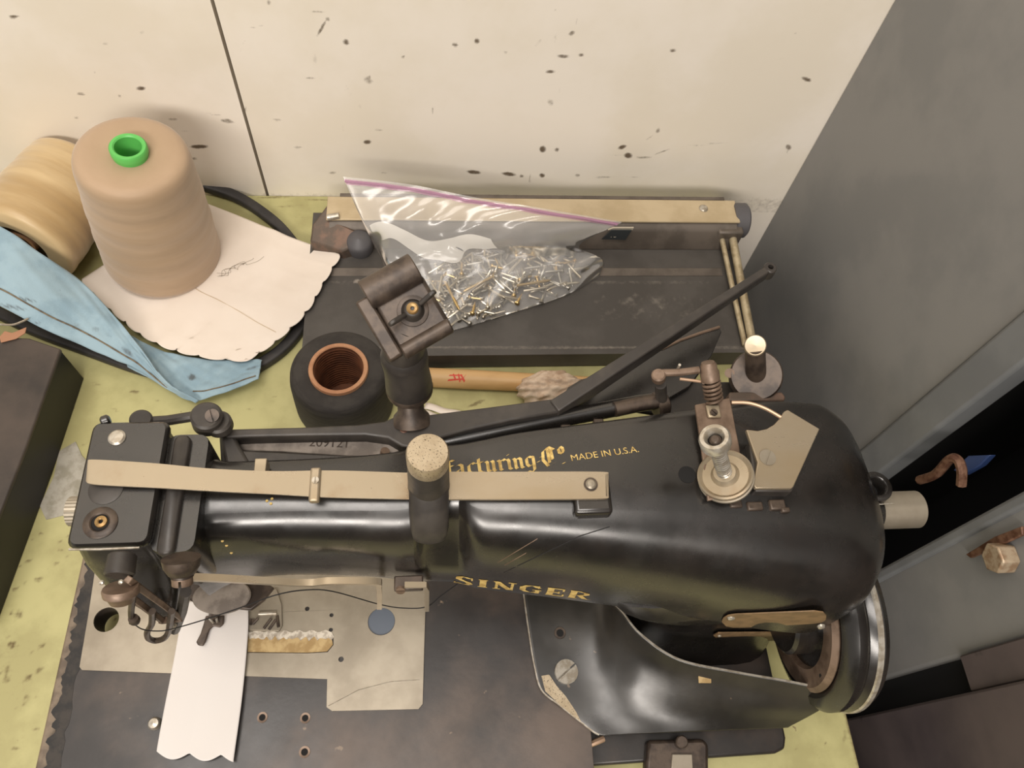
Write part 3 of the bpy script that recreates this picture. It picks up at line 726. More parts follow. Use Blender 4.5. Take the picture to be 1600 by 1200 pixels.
pxscrew(5, (776, 430), (718, 458), .0380, 'long brass coloured pin slanting up across the screw heap')
pxscrew(2, (789, 486), (750, 496), .0265, 'bright pin lying apart at the lower edge of the screws')
pxscrew(5, (812, 446), (858, 438), .0370, 'long pin lying nearly level right of the heap middle')

# ---- wooden handle with a red mark, rag and paper strips
wh = empty('wooden_handle', P(790, 597, 0), 'round wooden handle with a red mark in front of the trimmer', 'handle')
a, b = P(640, 588, .0095), P(935, 603, .0095); d = (b-a)
hg = lathe([(0, 0), (.007, .001), (.0088, .004), (.0090, .05), (.0086, .10), (.0082, d.length-.003), (.006, d.length)], a, d, 28)
wo = M('shaft', hg, 'wood', wh, smooth=50)
bv = BVHTree.FromPolygons([tuple(v) for v in hg[0]], hg[1])
def conform(bvh, p, dr, lift=.0002):
    h = bvh.ray_cast(Vector(p)-Vector(dr)*.03, Vector(dr).normalized(), .12)
    return None if h[0] is None else h[0]-Vector(dr).normalized()*lift
def ribbon(bvh, pts, nib, dr, per=6, lift=.0002):
    pts = [Vector(p) for p in pts]; d = []
    for i in range(len(pts)-1):
        for k in range(per): d.append(pts[i].lerp(pts[i+1], k/per))
    d.append(pts[-1]); V, Fs = [], []
    for p in d:
        l, r = conform(bvh, p-nib, dr, lift), conform(bvh, p+nib, dr, lift)
        if l is None or r is None: return [], []
        V += [l, r]
    for i in range(len(d)-1): Fs.append((2*i, 2*i+1, 2*i+3, 2*i+2))
    return V, Fs
rm = []
for st in ([(702, 585), (722, 585)], [(708, 583), (712, 591)], [(700, 591), (724, 590)], [(716, 583), (719, 593)], [(722, 592), (728, 584)], [(720, 584), (726, 593)]):
    rm.append(ribbon(bv, [P(x, y, .02) for x, y in st], Vector((.0006, .0006, 0)), (0, 0, -1), 4))
M('red_mark', join(*rm), 'red_ink', wo, smooth=0)
v, f = [], []
bm = bmesh.new(); bmesh.ops.create_icosphere(bm, subdivisions=5, radius=1)
rc = P(862, 612, .014)
for q in bm.verts:
    n = q.co.copy(); s = 1+.07*math.sin(n.x*9+5*math.sin(n.y*4))+.05*math.sin(n.y*13+n.z*7)+.03*math.sin((n.x-n.y)*21)
    v.append(Vector((rc.x+n.x*.030*s, rc.y+n.y*.016*s, max(.0175+n.z*.0165*s, .0008))))
f = [tuple(x.index for x in q.verts) for q in bm.faces]; bm.free()
tag(M('crumpled_rag', (v, f), 'rag', smooth=180), 'crumpled brown beige rag beside the wooden handle', 'rag')
for k, ((x0, y0), (x1, y1), z, lb_) in enumerate((((664, 634), (735, 652), .0012, 'upper pale paper strip behind the machine arm'), ((664, 646), (712, 660), .0022, 'lower pale paper strip behind the machine arm'))):
    a, b = P(x0, y0, z), P(x1, y1, z); d = (b-a).normalized(); s = Vector((-d.y, d.x, 0))*.0032
    A = [[a.lerp(b, i/12)+s*e+Vector((0, 0, .0012*math.sin(i*.9+k))) for e in (-1, 0, 1)] for i in range(13)]
    tag(M('paper_strip', grid(A), 'paper_white', smooth=180, solid=.0004), lb_, 'paper')

# ================================================================== sewing machine
ZB = .055                                                   # bed surface
sm = empty('sewing_machine', (.02, .13, 0), 'old black industrial sewing machine with gold lettering and nickel strips', 'sewing machine')
X, Y, Z = Vector((1, 0, 0)), Vector((0, 1, 0)), Vector((0, 0, 1))
def xy(px, py, z=ZB): p = P(px, py, z); return (p.x, p.y)

# ---- bed
hole_c = xy(166, 968)
bed_out = [(-.2475, -.03), (.088, -.03), (.097, -.027), (.1005, -.018), (.1015, .03), (.1015, .175), (-.2475, .175)]
bed = M('bed', plate(bed_out, [circle(hole_c, .0085, 24)], .034, ZB), 'bed_black', sm, smooth=30, bevel=.0012)
rim = [(-.2585, -.03), (-.2478, -.03), (-.2478, .178), (-.2555, .178)]
M('bed_rim', prism([Vector((a, b, ZB-.0035)) for a, b in rim], (0, 0, -.035)), 'bed_rim', sm, bevel=.002)
# chipped black paint along the left edge of the bed
ce = []; n = 90
for i in range(n+1):
    y = -.028+.2*i/n; ce.append(Vector((-.2472-.0040*(.7+.5*vnoise(y, 0, 210, 2)+random.uniform(-.45, .45)), y, ZB+.0002)))
ring = ce+[Vector((-.2410+random.uniform(-.0012, .0012), .172-.2*i/40, ZB+.0002)) for i in range(41)]
M('chipped_edge', prism(ring, (0, 0, -.0042)), 'bed_chip', sm, smooth=0)
for i, (x, y, r) in enumerate(((410, 1121, .0034), (477, 1122, .0034), (476, 1175, .0036))):
    p = P(x, y, ZB); M('bed_hole', closed_lathe([(r*.62, .0001), (r, .0001), (r, .0006), (r*.62, .0005)], p, n=20), 'brown_steel', sm)
    M('bed_hole_bore', lathe([(r*.62, 0), (r*.62, .0003)], p, n=18), 'void_black', sm)
p = P(243, 1131, ZB); M('side_stud', lathe([(.004, 0), (.004, .003), (.003, .0045), (0, .005)], p, n=18), 'bright_steel', sm)
M('base_block', box((-.07, .075, .0175), (.31, .17, .0345)), 'black_satin', sm, bevel=.003)
lowb = [(.09, -.01), (.236, .012), (.2445, .017), (.2465, .026), (.2465, .045), (.235, .16), (.09, .16)]
M('lower_base', prism([Vector((a, b, .0345)) for a, b in [(.09, .019), (.236, .0195), (.2435, .022), (.246, .029), (.246, .16), (.09, .16)]], (0, 0, -.0105)), 'black_worn', sm, bevel=.002)
for x, y in ((.12, .05), (.12, .15), (.235, .05), (.235, .15)):
    M('foot', cyl((x, y, 0), (x, y, .024), .008), 'rubber', sm)
# clamp under the front of the base
ck = M('base_clamp', prism([P(x, y, .043) for x, y in ((1012, 1156), (1100, 1154), (1108, 1164), (1108, 1215), (1008, 1215))], (0, 0, -.012)), 'dark_steel', sm, bevel=.003)
M('clamp_screw', cyl(P(1062, 1160, .043), P(1062, 1160, .043)+Z*.007, .0042, n=18, ch=.0008), 'dark_steel', ck)
M('clamp_tongue', prism([P(x, y, .0445) for x, y in ((1050, 1178), (1082, 1178), (1084, 1215), (1048, 1215))], (0, 0, -.002)), 'plate_steel', ck, bevel=.0006)
M('red_wire_end', tube([P(922, 1163, .046), P(934, 1158, .047), P(943, 1154, .046)], .0022, 8), 'copper', sm)

# ---- nickel plate on the bed
ZP = ZB+.0016
po = [xy(x, y, ZP) for x, y in ((128, 1047), (124, 1042), (138, 960), (150, 880), (662, 860), (665, 940), (660.5, 1100), (654, 1108), (519, 1111), (510, 1105), (511, 1061))]
hl = [circle(xy(166, 968, ZP), .0083, 24), circle(xy(596, 971, ZP), .0095, 28), circle(xy(533, 1030, ZP), .0018, 12), circle(xy(480, 951, ZP), .0016, 12), circle(xy(518, 961, ZP), .0014, 12), circle(xy(517, 984, ZP), .0014, 12)]
sl0 = [xy(x, y, ZP) for x, y in ((386, 988), (518, 988), (521, 992), (521, 1008), (512, 1019), (480, 1021), (386, 1020))]
bp_ = M('bed_plate', plate(po, hl+[sl0], ZB+.0001, ZP), 'plate_steel', sm, smooth=30, bevel=.0003)
M('bobbin_cover', lathe([(.0094, 0), (.0094, .0004)], P(596, 971, ZB+.0002), n=28), 'blue_grey', bp_)
M('felt_strip', prism([P(x, y, ZB+.0010) for x, y in ((387, 990), (517, 990), (520, 1007), (511, 1018), (480, 1020), (387, 1019))], (0, 0, -.0008)), 'felt_tan', bp_, smooth=0)
ln = [P(386+i*4.4, 986+2*math.sin(i*1.3), ZP+.0004) for i in range(31)]+[P(522-i*4.4, 995+4*abs(math.sin(i*.9))+2.5*math.sin(i*2.3), ZP+.0004) for i in range(31)]
M('torn_lint', prism(ln, (0, 0, -.0012)), 'lint_white', bp_, smooth=0)
M('plate_scratch', tube([P(513, 1103, ZP+.0001), P(560, 1078, ZP+.0001), P(610, 1065, ZP+.0001), P(655, 1062, ZP+.0001)], .00018, 4), 'bright_steel', bp_)
# feed unit right of the cloth: small cover with a bright pin and two prongs
fu = M('feed_cover', prism([P(x, y, ZP+.002) for x, y in ((388, 985), (388, 935), (405, 922), (432, 920), (440, 945), (441, 978), (436, 986))], (0, 0, -.002)), 'plate_steel', sm, bevel=.0004)
M('feed_pin', cyl(P(404, 959, ZP+.003), P(432, 958, ZP+.003), .0011, n=10), 'bright_steel', fu)
for a, b in (((412, 982), (424, 966)), ((420, 984), (431, 968)), ((433, 962), (435, 980)), ((395, 975), (403, 966))):
    M('feed_prong', cyl(P(*a, ZP+.0025), P(*b, ZP+.003), .0010, n=8), 'dark_steel', fu)
M('feed_screw', slotted(P(393, 972, ZP+.002), Z, .0022, .001), 'dark_steel', fu)

# ---- arm: lofted casting
ST = dict(
 x =[-.132, -.122, -.108, -.085, -.045, -.020, -.0125, -.0075, .0000, .0110, .0165, .0230, .045, .085, .125, .165, .200, .225, .243, .255, .262],
 yb=[ .174,  .171,  .168,  .168,  .169,  .171,  .173,  .1735,  .174, .1745,  .175,  .176, .180, .185, .190, .195, .199, .199, .193, .182, .170],
 yf=[ .116,  .119,  .1205, .1205, .1185, .1165, .1170, .1250, .1275, .1265,  .117, .1120, .109, .103, .0965, .0895, .0835, .0815, .087, .098, .108],
 yl=[ .116,  .119,  .1205, .1205, .1185, .1165, .1160, .1155, .1150, .1140,  .1130, .1120, .109, .103, .0965, .0895, .0835, .0815, .087, .098, .108],
 zt=[ .2380, .2385, .2390, .2395, .2400, .2405, .2405, .2400, .2400, .2405, .2410, .2415, .2420, .2420, .2415, .2405, .2380, .2340, .2260, .2150, .2050],
 zb=[ .150,  .158,  .168,  .172,  .172,  .168,  .166,  .166,  .166,  .166,  .162,  .158,  .155,  .152,  .149,  .145,  .140,  .136,  .136,  .142,  .150],
 rs=[ .016,  .018,  .022,  .024,  .024,  .022,  .018,  .012,  .010,  .012,  .018,  .024,  .028,  .032,  .034,  .036,  .038,  .038,  .036,  .030,  .024])
def armsec(x):
    g = lambda k: spl(ST['x'], ST[k], x)
    yb, yf, zt, zb, rs, yl = g('yb'), g('yf'), g('zt'), g('zb'), g('rs'), g('yl')
    w = yb-yf; h = zt-zb
    cs = [(yb-.004, zb+.004, .008), (yb, zb+h*.5, .01), (yb, zt-.006, .004), (yb-.004, zt-.0035, .006), (yf+w*.52, zt, .02),
          (yf+w*.20, zt-.006, rs*.8), (yf+.002, zt-h*.34, rs), (yl-.0005, zb+h*.30, .010), (yl-.0005, zb+h*.06, .006), (yl+.012, zb, .010)]
    return [Vector((x, p.x, p.y)) for p in rpoly(cs, 5)]
xs = sorted(set(list(np.linspace(-.132, .262, 130))+[-.0125, -.0075, .0110, .0165, .259, .2605]))
rings = [armsec(x) for x in xs]
armg = loft(rings)
arm = M('arm', fixnormals(armg), 'black_paint', sm, smooth=50)
AB = BVHTree.FromPolygons([tuple(v) for v in armg[0]], [tuple(f) for f in armg[1]])

# pillar that carries the arm
def rrect(x0, x1, y0, y1, r, z, seg=5):
    return [Vector((p.x, p.y, z)) for p in rpoly([(x0, y0, r), (x1, y0, r), (x1, y1, r), (x0, y1, r)], seg)]
pl = [rrect(.118, .250, .080, .178, .03, .034), rrect(.124, .250, .086, .178, .032, .05), rrect(.135, .250, .096, .178, .034, .08), rrect(.132, .250, .096, .180, .034, .11), rrect(.118, .250, .091, .182, .034, .135), rrect(.10, .252, .091, .184, .034, .152), rrect(.09, .252, .095, .184, .034, .17)]
M('pillar', fixnormals(loft(pl)), 'black_paint', sm, smooth=60)

# ---- head
hd = [rrect(-.1745, -.1375, .1185, .1835, .004, .2500, 4), rrect(-.1750, -.137, .1180, .184, .005, .2485, 4), rrect(-.1750, -.137, .1180, .184, .005, .246, 4), rrect(-.1745, -.1375, .1195, .183, .006, .243, 4),
      rrect(-.1775, -.136, .1165, .181, .006, .222, 4), rrect(-.1785, -.135, .1125, .180, .008, .195, 4), rrect(-.1765, -.141, .1095, .178, .010, .170, 4), rrect(-.1710, -.149, .1075, .176, .009, .148, 4), rrect(-.166, -.151, .1075, .172, .006, .135, 4), rrect(-.163, -.152, .110, .168, .005, .130, 4)]
hd[0] = rrect(-.1735, -.1385, .1195, .1825, .004, .2503, 4)
head = M('head', fixnormals(loft(hd)), 'black_paint', sm, smooth=45)
hb = [rrect(-.1385, -.118, .116, .1785, .006, .2440, 4), rrect(-.139, -.1175, .1155, .179, .007, .2415, 4), rrect(-.139, -.1175, .117, .178, .008, .20, 4), rrect(-.139, -.120, .122, .172, .01, .158, 4)]
M('neck_block', fixnormals(loft(hb)), 'black_paint', sm, smooth=45)
M('neck_rib', fixnormals(loft([rrect(-.1345, -.1265, .114, .177, .0035, z, 3) for z in (.19, .2462)]+[rrect(-.1335, -.1275, .115, .176, .003, .2472, 3)])), 'black_satin', sm, smooth=50)
M('neck_filler', slab([(342, 676), (400, 684), (402, 742), (346, 742)], .222, .03), 'black_satin', sm, bevel=.001)
# bare metal where the paint has chipped off the front edge of the head
M('worn_edge', tube([Vector((-.1742, .1180, .2474)), Vector((-.16, .1175, .2474)), Vector((-.142, .1177, .2474))], .0006, 6), 'bright_steel', head)
M('corner_nub', cyl(P(158, 660, .247), P(172, 655, .247), .0030, n=16, ch=.001), 'black_paint', head)
p = P(183, 684, .2503); M('cover_screw', lathe([(.0043, 0), (.0043, .0006), (.0034, .0014), (0, .0018)], p, n=24), 'bright_steel', head)
p = P(157, 817, .2503)
oc = M('oil_cup', closed_lathe([(.0042, 0), (.0080, 0), (.0080, .0004), (.0068, .0012), (.0048, .0012), (.0042, .0006)], p, n=32), 'dark_steel', head)
M('oil_cup_bore', lathe([(.0043, .0001), (.0043, .0003)], p, n=24), 'void_black', oc)
M('oil_valve', closed_lathe([(.0010, .0003), (.0030, .0003), (.0028, .0012), (.0014, .0016), (.0010, .0012)], p+Vector((.0004, .0004, 0)), n=20), 'brass', oc)
M('top_boss', lathe([(.0085, -.0005), (.0082, .0006), (.0070, .0010), (0, .0010)], P(166, 764, .2500), n=28), 'black_satin', head)
kp = P(110, 799, .232); kp.x = -.1742
kn = []; r = .0072
ringk = [(r*(1+.05*(i % 2))*math.cos(2*math.pi*i/48), r*(1+.05*(i % 2))*math.sin(2*math.pi*i/48)) for i in range(48)]
M('side_knob', join(prism([kp+Vector((-.004, a, b)) for a, b in ringk], (-.0065, 0, 0)), cyl(kp, kp+Vector((-.0045, 0, 0)), .0055)), 'plate_steel', head, smooth=25)
# hinge at the back of the head
hg_ = M('rear_link', tube([P(215, 660, .236), P(262, 657, .236), P(318, 648, .238)], .0028, 10), 'black_satin', sm)
M('link_hub', cyl(P(326, 662, .236), P(322, 648, .2465), .0082, n=28, ch=.0012), 'black_satin', hg_)
M('link_hub', cyl(P(345, 668, .234), P(340, 658, .241), .0070, n=28, ch=.0012), 'black_satin', hg_)
M('link_screw', slotted(P(332, 650, .2462), Vector((.1, -.25, 1)), .0036, .0014, .3), 'dark_steel', hg_)
M('link_boss', cyl(P(222, 662, .235), P(220, 654, .241), .0058, n=24, ch=.001), 'black_satin', hg_)

# ---- nickel leaf springs along the top
def leaf(name, up, lo, zs, th, material, nseg=14):
    U = catmull([P(x, y, z) for (x, y), z in zip(up, zs)], nseg); Lo = catmull([P(x, y, z) for (x, y), z in zip(lo, zs)], nseg)
    rr = [[a, b, b-Z*th, a-Z*th] for a, b in zip(U, Lo)]
    return M(name, fixnormals(loft(rr)), material, sm, smooth=35, bevel=.0004)
ls = leaf('leaf_spring', [(137, 720), (150, 718), (245, 724), (330, 732), (430, 736), (520, 735), (652, 739)], [(134, 752), (150, 757), (245, 762), (330, 767), (430, 772), (520, 777), (652, 780)],
          [.2545, .2546, .2535, .252, .250, .2485, .2470], .0012, 'nickel_stained')
M('spring_clip', fbox(P(492, 757, .2497), X, Y, Z, -.0027, .0027, -.0092, .0092, -.0035, .0010), 'nickel', ls, bevel=.0012)
M('clip_screw', slotted(P(493, 751, .2506), Z, .0018, .0011), 'bright_steel', ls)
M('spring_block', fbox(P(407, 728, .2460), X, Y, Z, -.0030, .0030, -.004, .004, -.008, .0006), 'nickel_stained', ls, bevel=.0004)
l2 = leaf('leaf_spring', [(700, 737), (800, 737), (938, 737), (946, 741)], [(700, 780), (800, 780), (938, 779), (947, 775)], [.2472]*4, .0018, 'nickel')
sc_ = P(923, 757, .2473); M('spring_screw', lathe([(.0028, 0), (.0028, .0008), (.0019, .0016), (0, .0018)], sc_, n=20), 'plate_steel', l2)
M('screw_ring', closed_lathe([(.0029, 0), (.0037, 0), (.0037, .0005), (.0029, .0005)], sc_, n=24), 'dark_steel', l2)
M('spring_seat', fbox(P(930, 768, .2450), X, Y, Z, -.012, .0085, -.012, .011, -.01, .0004), 'black_paint', sm, bevel=.0025, seg=3)

# ---- post with the pitted nickel cap
pc = P(668, 706, .289)
post = M('post', lathe([(.0135, .226), (.0125, .233), (.0112, .240), (.0106, .250), (.0104, .262), (.0100, .277), (.0, .277)], (pc.x, pc.y, 0), n=36), 'black_satin', sm, smooth=60)
M('post_cap', lathe([(.0100, .2765), (.0102, .2772), (.0102, .2872), (.0095, .2885), (.0, .2887)], (pc.x, pc.y, 0), n=48), 'pitted_cap', post, smooth=35)
# front rib of the post: rounded tongue running down on to the arm
tng = []
for y, z, w, h in ((pc.y-.002, .262, .0100, .010), (pc.y-.008, .258, .0102, .012), (pc.y-.014, .251, .0102, .012), (pc.y-.0190, .244, .0098, .010), (pc.y-.0225, .238, .0086, .007), (pc.y-.0240, .234, .0050, .004)):
    tng.append([Vector((pc.x+w*math.cos(t), y+h*.25*math.sin(t), z+h*math.sin(t)-h)) for t in np.linspace(0, 2*math.pi, 24, endpoint=False)])
M('post_rib', fixnormals(loft(tng)), 'black_satin', post, smooth=60)

# ---- lettering on the arm
GB = []
def nib_text(strokes, o, u, v, sz, nib, dr):
    out = []
    for st in strokes:
        pts = [o+u*(a*sz)+v*(b*sz) for a, b in st]
        g = ribbon(AB, pts, nib, dr, 5)
        if g[0]: out.append(g)
    return out
# black letter: strokes per letter in x-height units, drawn with a slanted broad nib
BL = {
 'n': (.82, [[(.06,.92),(.16,.80),(.16,.12),(.24,.02)], [(.22,.74),(.40,.94),(.54,.80),(.54,.12),(.64,.02)]]),
 'u': (.82, [[(.06,.94),(.16,.84),(.16,.16),(.28,.02),(.50,.20)], [(.44,.94),(.54,.84),(.54,.12),(.64,.02)]]),
 'f': (.58, [[(.20,-.02),(.20,1.18),(.34,1.40),(.52,1.30)], [(.02,.88),(.46,.88)]]),
 'a': (.78, [[(.10,.84),(.28,.96),(.46,.82),(.46,.12),(.58,.02)], [(.44,.56),(.18,.46),(.10,.24),(.22,.04),(.44,.18)]]),
 'c': (.62, [[(.50,.84),(.36,.96),(.12,.74),(.12,.22),(.30,.02),(.52,.16)]]),
 't': (.58, [[(.18,1.24),(.18,.16),(.32,.02),(.46,.12)], [(.02,.90),(.44,.92)]]),
 'r': (.60, [[(.06,.92),(.16,.80),(.16,.10),(.26,.02)], [(.22,.76),(.40,.96),(.52,.84)]]),
 'i': (.42, [[(.06,.92),(.16,.80),(.16,.12),(.28,.02)], [(.12,1.24),(.20,1.32)]]),
 'g': (.80, [[(.46,.84),(.28,.96),(.10,.78),(.10,.28),(.24,.08),(.46,.26)], [(.44,.94),(.56,.86),(.54,-.20),(.34,-.42),(.08,-.30)]]),
 'C': (1.22, [[(1.02,1.34),(.66,1.62),(.26,1.24),(.18,.50),(.46,-.04),(1.02,.26)], [(.58,1.52),(.58,.22)], [(.80,1.42),(.82,.50)], [(.02,.80),(.30,.90)]]),
 'o': (.56, [[(.30,1.50),(.12,1.36),(.14,1.02),(.32,.92),(.42,1.10),(.40,1.40),(.26,1.54)]]),
 '.': (.0, [[(.24,.08),(.34,.08)]]),
 '-': (.22, [[(.02,.42),(.14,.44)]]),
}
t0 = P(640, 749, .242); t1 = P(888, 723, .242)
u_ = (t1-t0).normalized(); v_ = Vector((-u_.y, u_.x, 0))
word = 'anufacturing-C.o'; tot = sum(BL[c][0] for c in word); sz = (t1-t0).length/tot; cur = 0; outg = []
for ch in word:
    w, sts = BL[ch]; fz_ = 1.0
    outg += nib_text([[(a*1.0, b*.86) for a, b in s] for s in sts], t0+u_*(cur*sz), u_, v_, sz, (u_*.105+v_*.050)*sz, (0, 0, -1)); cur += w
M('name_lettering', join(*outg), 'gold_leaf', sm, smooth=0)
m0 = P(893, 719, .242); m1 = P(1000, 704, .242); mu = (m1-m0).normalized(); mv = Vector((-mu.y, mu.x, 0))
tg_ = text_geo('MADE IN U.S.A.', 1, (0, 0, 0), X, Y); wmax = max(p.x for p in tg_[0]); k = (m1-m0).length/wmax
V2 = []
for p in tg_[0]:
    q = m0+mu*(p.x*k)+mv*(p.y*k*.95); h = conform(AB, q, (0, 0, -1)); V2.append(h or q)
M('origin_lettering', (V2, tg_[1]), 'gold_leaf', sm, smooth=0)

# roman slab letters on the front flank
def rect(a, b, c, d): return [(a, (b+d)/2), (c, (b+d)/2)], (d-b)/2
RL = {
 'S': ([([(.70,.86),(.50,.98),(.26,.90),(.22,.72),(.40,.56),(.62,.42),(.70,.22),(.52,.04),(.28,.06),(.10,.20)], .13), ([(.78,.98),(.78,.68)], .035), ([(.06,.02),(.06,.34)], .035)], .95),
 'I': ([([(.30,.0),(.30,1.)], .14), ([(.10,.97),(.50,.97)], 0), ([(.10,.03),(.50,.03)], 0)], .70),
 'N': ([([(.18,.0),(.18,1.)], .06), ([(.16,1.),(.78,.0)], .15), ([(.84,.0),(.84,1.)], .06), ([(.04,.97),(.24,.97)], 0), ([(.04,.03),(.36,.03)], 0), ([(.66,.97),(1.0,.97)], 0)], 1.12),
 'G': ([([(.84,.74),(.66,.97),(.40,.94),(.18,.70),(.18,.30),(.40,.06),(.64,.04),(.84,.22)], .13), ([(.84,.98),(.84,.66)], .035), ([(.82,.0),(.82,.42)], .09), ([(.60,.44),(.98,.44)], 0)], 1.10),
 'E': ([([(.26,.0),(.26,1.)], .14), ([(.10,.96),(.80,.96)], 0), ([(.10,.04),(.84,.04)], 0), ([(.30,.50),(.62,.50)], 0), ([(.80,1.),(.80,.70)], .04), ([(.84,.0),(.84,.32)], .04), ([(.62,.64),(.62,.36)], .04)], 1.0),
 'R': ([([(.24,.0),(.24,1.)], .14), ([(.08,.03),(.46,.03)], 0), ([(.08,.97),(.56,.97)], 0), ([(.50,.95),(.78,.86),(.80,.66),(.60,.52),(.36,.50)], .12), ([(.52,.50),(.80,.06),(1.0,.03)], .13)], 1.10)}
s0 = Vector((.0085, .100, .1715)); s1 = Vector((.0890, .080, .1655)); su = (s1-s0).normalized(); sv = Vector((0, 0, 1)); dr = Vector((0, 1, .12)).normalized()
hh = .0145; ww = (s1-s0).length; tot = sum(RL[c][1] for c in 'SINGER'); sx = ww/tot; cur = 0; outg = []
for ch in 'SINGER':
    for st, wd in RL[ch][0]:
        pts = [s0+su*((cur+a)*sx)+sv*(b*hh) for a, b in st]
        nib = su*(wd*sx) if wd else sv*(hh*.045)
        g = ribbon(AB, pts, nib, dr, 5)
        if g[0]: outg.append(g)
    cur += RL[ch][1]
M('front_lettering', join(*outg), 'gold_leaf', sm, smooth=0)
# long scratches through the paint
for st, sm_ in (([(775, 880), (840, 842)], 'brown_steel'), ([(786, 884), (822, 864)], 'brown_steel'), ([(783, 897), (905, 838), (950, 824)], 'black_thread')):
    M('scratch', join(ribbon(AB, [P(x, y, .225) for x, y in st], Vector((.0001, .0003, 0)), ray(850, 860)/np.linalg.norm(ray(850, 860)), 14, .0001)), sm_, sm, smooth=0)
# flecks of gold transfer left near the head
for x, y in ((425, 790), (419, 786), (427, 783), (344, 840), (340, 836), (347, 846)):
    c = conform(AB, P(x, y, .235), (0, 0, -1))
    if c is not None: M('gold_fleck', lathe([(.0008, 0), (.0007, .0002)], c, n=7), 'gold_leaf', sm, smooth=0)

# brass number plates with rivets on the front flank
ca0 = Vector((0, 0, H))
def on_flank(px, py, y0=.086):
    q = PY(px, py, y0); h = AB.ray_cast(Vector((q.x, q.y-.05, q.z)), Y, .12)[0]
    return h if h is not None else q
def wrap_plate(name, pxs, material, th=.0007, y0=.086):
    e0, e1 = on_flank(1143, 968), on_flank(1279, 963); V = []
    for x, y in pxs:
        r = Vector(ray(x, y)); nrm = Vector((-(e1.y-e0.y), e1.x-e0.x, 0)).normalized()   # upright plane through both rivets
        V.append(ca0+r*((e0-Y*.0006-ca0).dot(nrm)/r.dot(nrm)))
    return M(name, prism(V, -Y*th), material, sm, smooth=30, bevel=.0002)
b1 = wrap_plate('number_plate', [(1127, 970), (1130, 964), (1137, 960), (1150, 958), (1200, 956), (1272, 953), (1286, 955), (1291, 960), (1290, 967), (1284, 971), (1270, 973), (1200, 977), (1160, 979), (1145, 979), (1134, 977)], 'badge_brass')
for x, y in ((1143, 968), (1279, 963)):
    M('rivet', lathe([(.0024, 0), (.0020, .0012), (0, .0018)], on_flank(x, y)-Y*.001, (0, -1, .3), 16), 'bright_steel', b1)
b2 = M('number_plate', prism([PY(x, y, .0945) for x, y in ((1114, 991), (1122, 987), (1244, 986), (1250, 991), (1242, 999), (1124, 1000))], (0, -.001, 0)), 'badge_brass', sm, bevel=.0002)
for x, y in ((1124, 993), (1240, 992)):
    M('rivet', lathe([(.0014, 0), (.0011, .0008), (0, .0011)], PY(x, y, .0935), (0, -1, .3), 12), 'bright_steel', b2)

# ---- rear lever casting
cst = M('rear_lever', slab([(352, 670), (470, 667), (560, 663), (600, 658), (622, 648), (664, 648), (760, 636), (868, 622), (874, 644), (800, 656), (728, 672), (690, 683), (650, 700), (628, 697), (606, 684), (570, 679), (480, 680), (392, 682), (352, 684)], .2320, .012), 'black_satin', sm, bevel=.0012)
M('lever_web', slab([(366, 683), (480, 682), (570, 682), (606, 688), (630, 702), (600, 713), (540, 712), (440, 705), (372, 703)], .2225, .004), 'cast_grey', cst, bevel=.0005)
M('lever_lower_rim', slab([(352, 702), (440, 706), (600, 714), (640, 702), (648, 712), (600, 726), (520, 732), (400, 730), (352, 724)], .2290, .008), 'black_satin', cst, bevel=.001)
M('lever_end', slab([(340, 668), (362, 668), (372, 690), (394, 728), (352, 728)], .2305, .012), 'black_satin', cst, bevel=.002)
q0 = P(482, 697, .2227); q1 = P(580, 701, .2227); uu = (q1-q0).normalized()
M('casting_number', text_geo('209121', .0075, q0, uu, Vector((-uu.y, uu.x, 0))), 'dark_steel', cst, smooth=0)
M('rivet', lathe([(.0022, 0), (.0016, .0003), (0, .0003)], P(631, 671, .2321), n=16), 'rust', cst)
M('lever_nut', cyl(P(600, 712, .224), P(602, 704, .228), .0025), 'brown_steel', cst)
M('rock_shaft', tube([P(690, 693, .222), P(872, 655, .222), P(1000, 630, .222), P(1040, 624, .222)], .0052, 14), 'black_paint', sm)
M('shaft_end', tube([P(960, 640, .226), P(1000, 631, .226), P(1030, 626, .226)], .0046, 12), 'dark_steel', sm)
M('shaft_collar', cyl(P(1022, 634, .222), P(1040, 628, .222), .0078, n=20, ch=.001), 'dark_steel', sm)
for x, y in ((884, 672), (935, 663)):
    M('shaft_lug', fbox(P(x, y, .222), X, Y, Z, -.003, .003, -.003, .003, -.006, .002), 'dark_steel', sm, bevel=.0008)

# ---- lifting lever with its dark blade
a0, a1 = P(866, 634, .2335), P(1200, 420, .246); dl = (a1-a0); dn = dl.normalized(); sd = Vector((-dn.y, dn.x, 0)).normalized()
def bar(w0, w1, h0, h1):
    def sec(p, w, h): return [p-sd*w, p+sd*w, p+sd*w-Z*h, p-sd*w-Z*h]
    return loft([sec(a0, w0, h0), sec(a0+dl*.5, (w0+w1)/2, (h0+h1)/2), sec(a1, w1, h1)])
lv = M('lifting_lever', fixnormals(bar(.0042, .0024, .016, .009)), 'black_satin', sm, bevel=.0008)
M('lever_tip', closed_lathe([(.0018, -.0085), (.0038, -.0085), (.0042, -.0075), (.0042, -.0008), (.0036, 0), (.0018, 0)], a1+dn*.0025, Z, 24), 'black_satin', lv)
M('lever_web', slab([(870, 634), (888, 604), (908, 592), (930, 586), (950, 572), (930, 600), (880, 640)], .222, .004), 'black_satin', lv, bevel=.001)
M('blade', slab([(868, 640), (900, 610), (1000, 560), (1062, 532), (1124, 511), (1128, 518), (1112, 556), (1078, 604), (1040, 626), (960, 640)], .205, .004), 'black_paint', lv, bevel=.0008)
M('blade_edge', tube([P(1034, 545, .2055), P(1062, 532, .2055), P(1095, 520, .2055), P(1124, 511, .2055)], .0010, 6), 'brown_steel', lv)

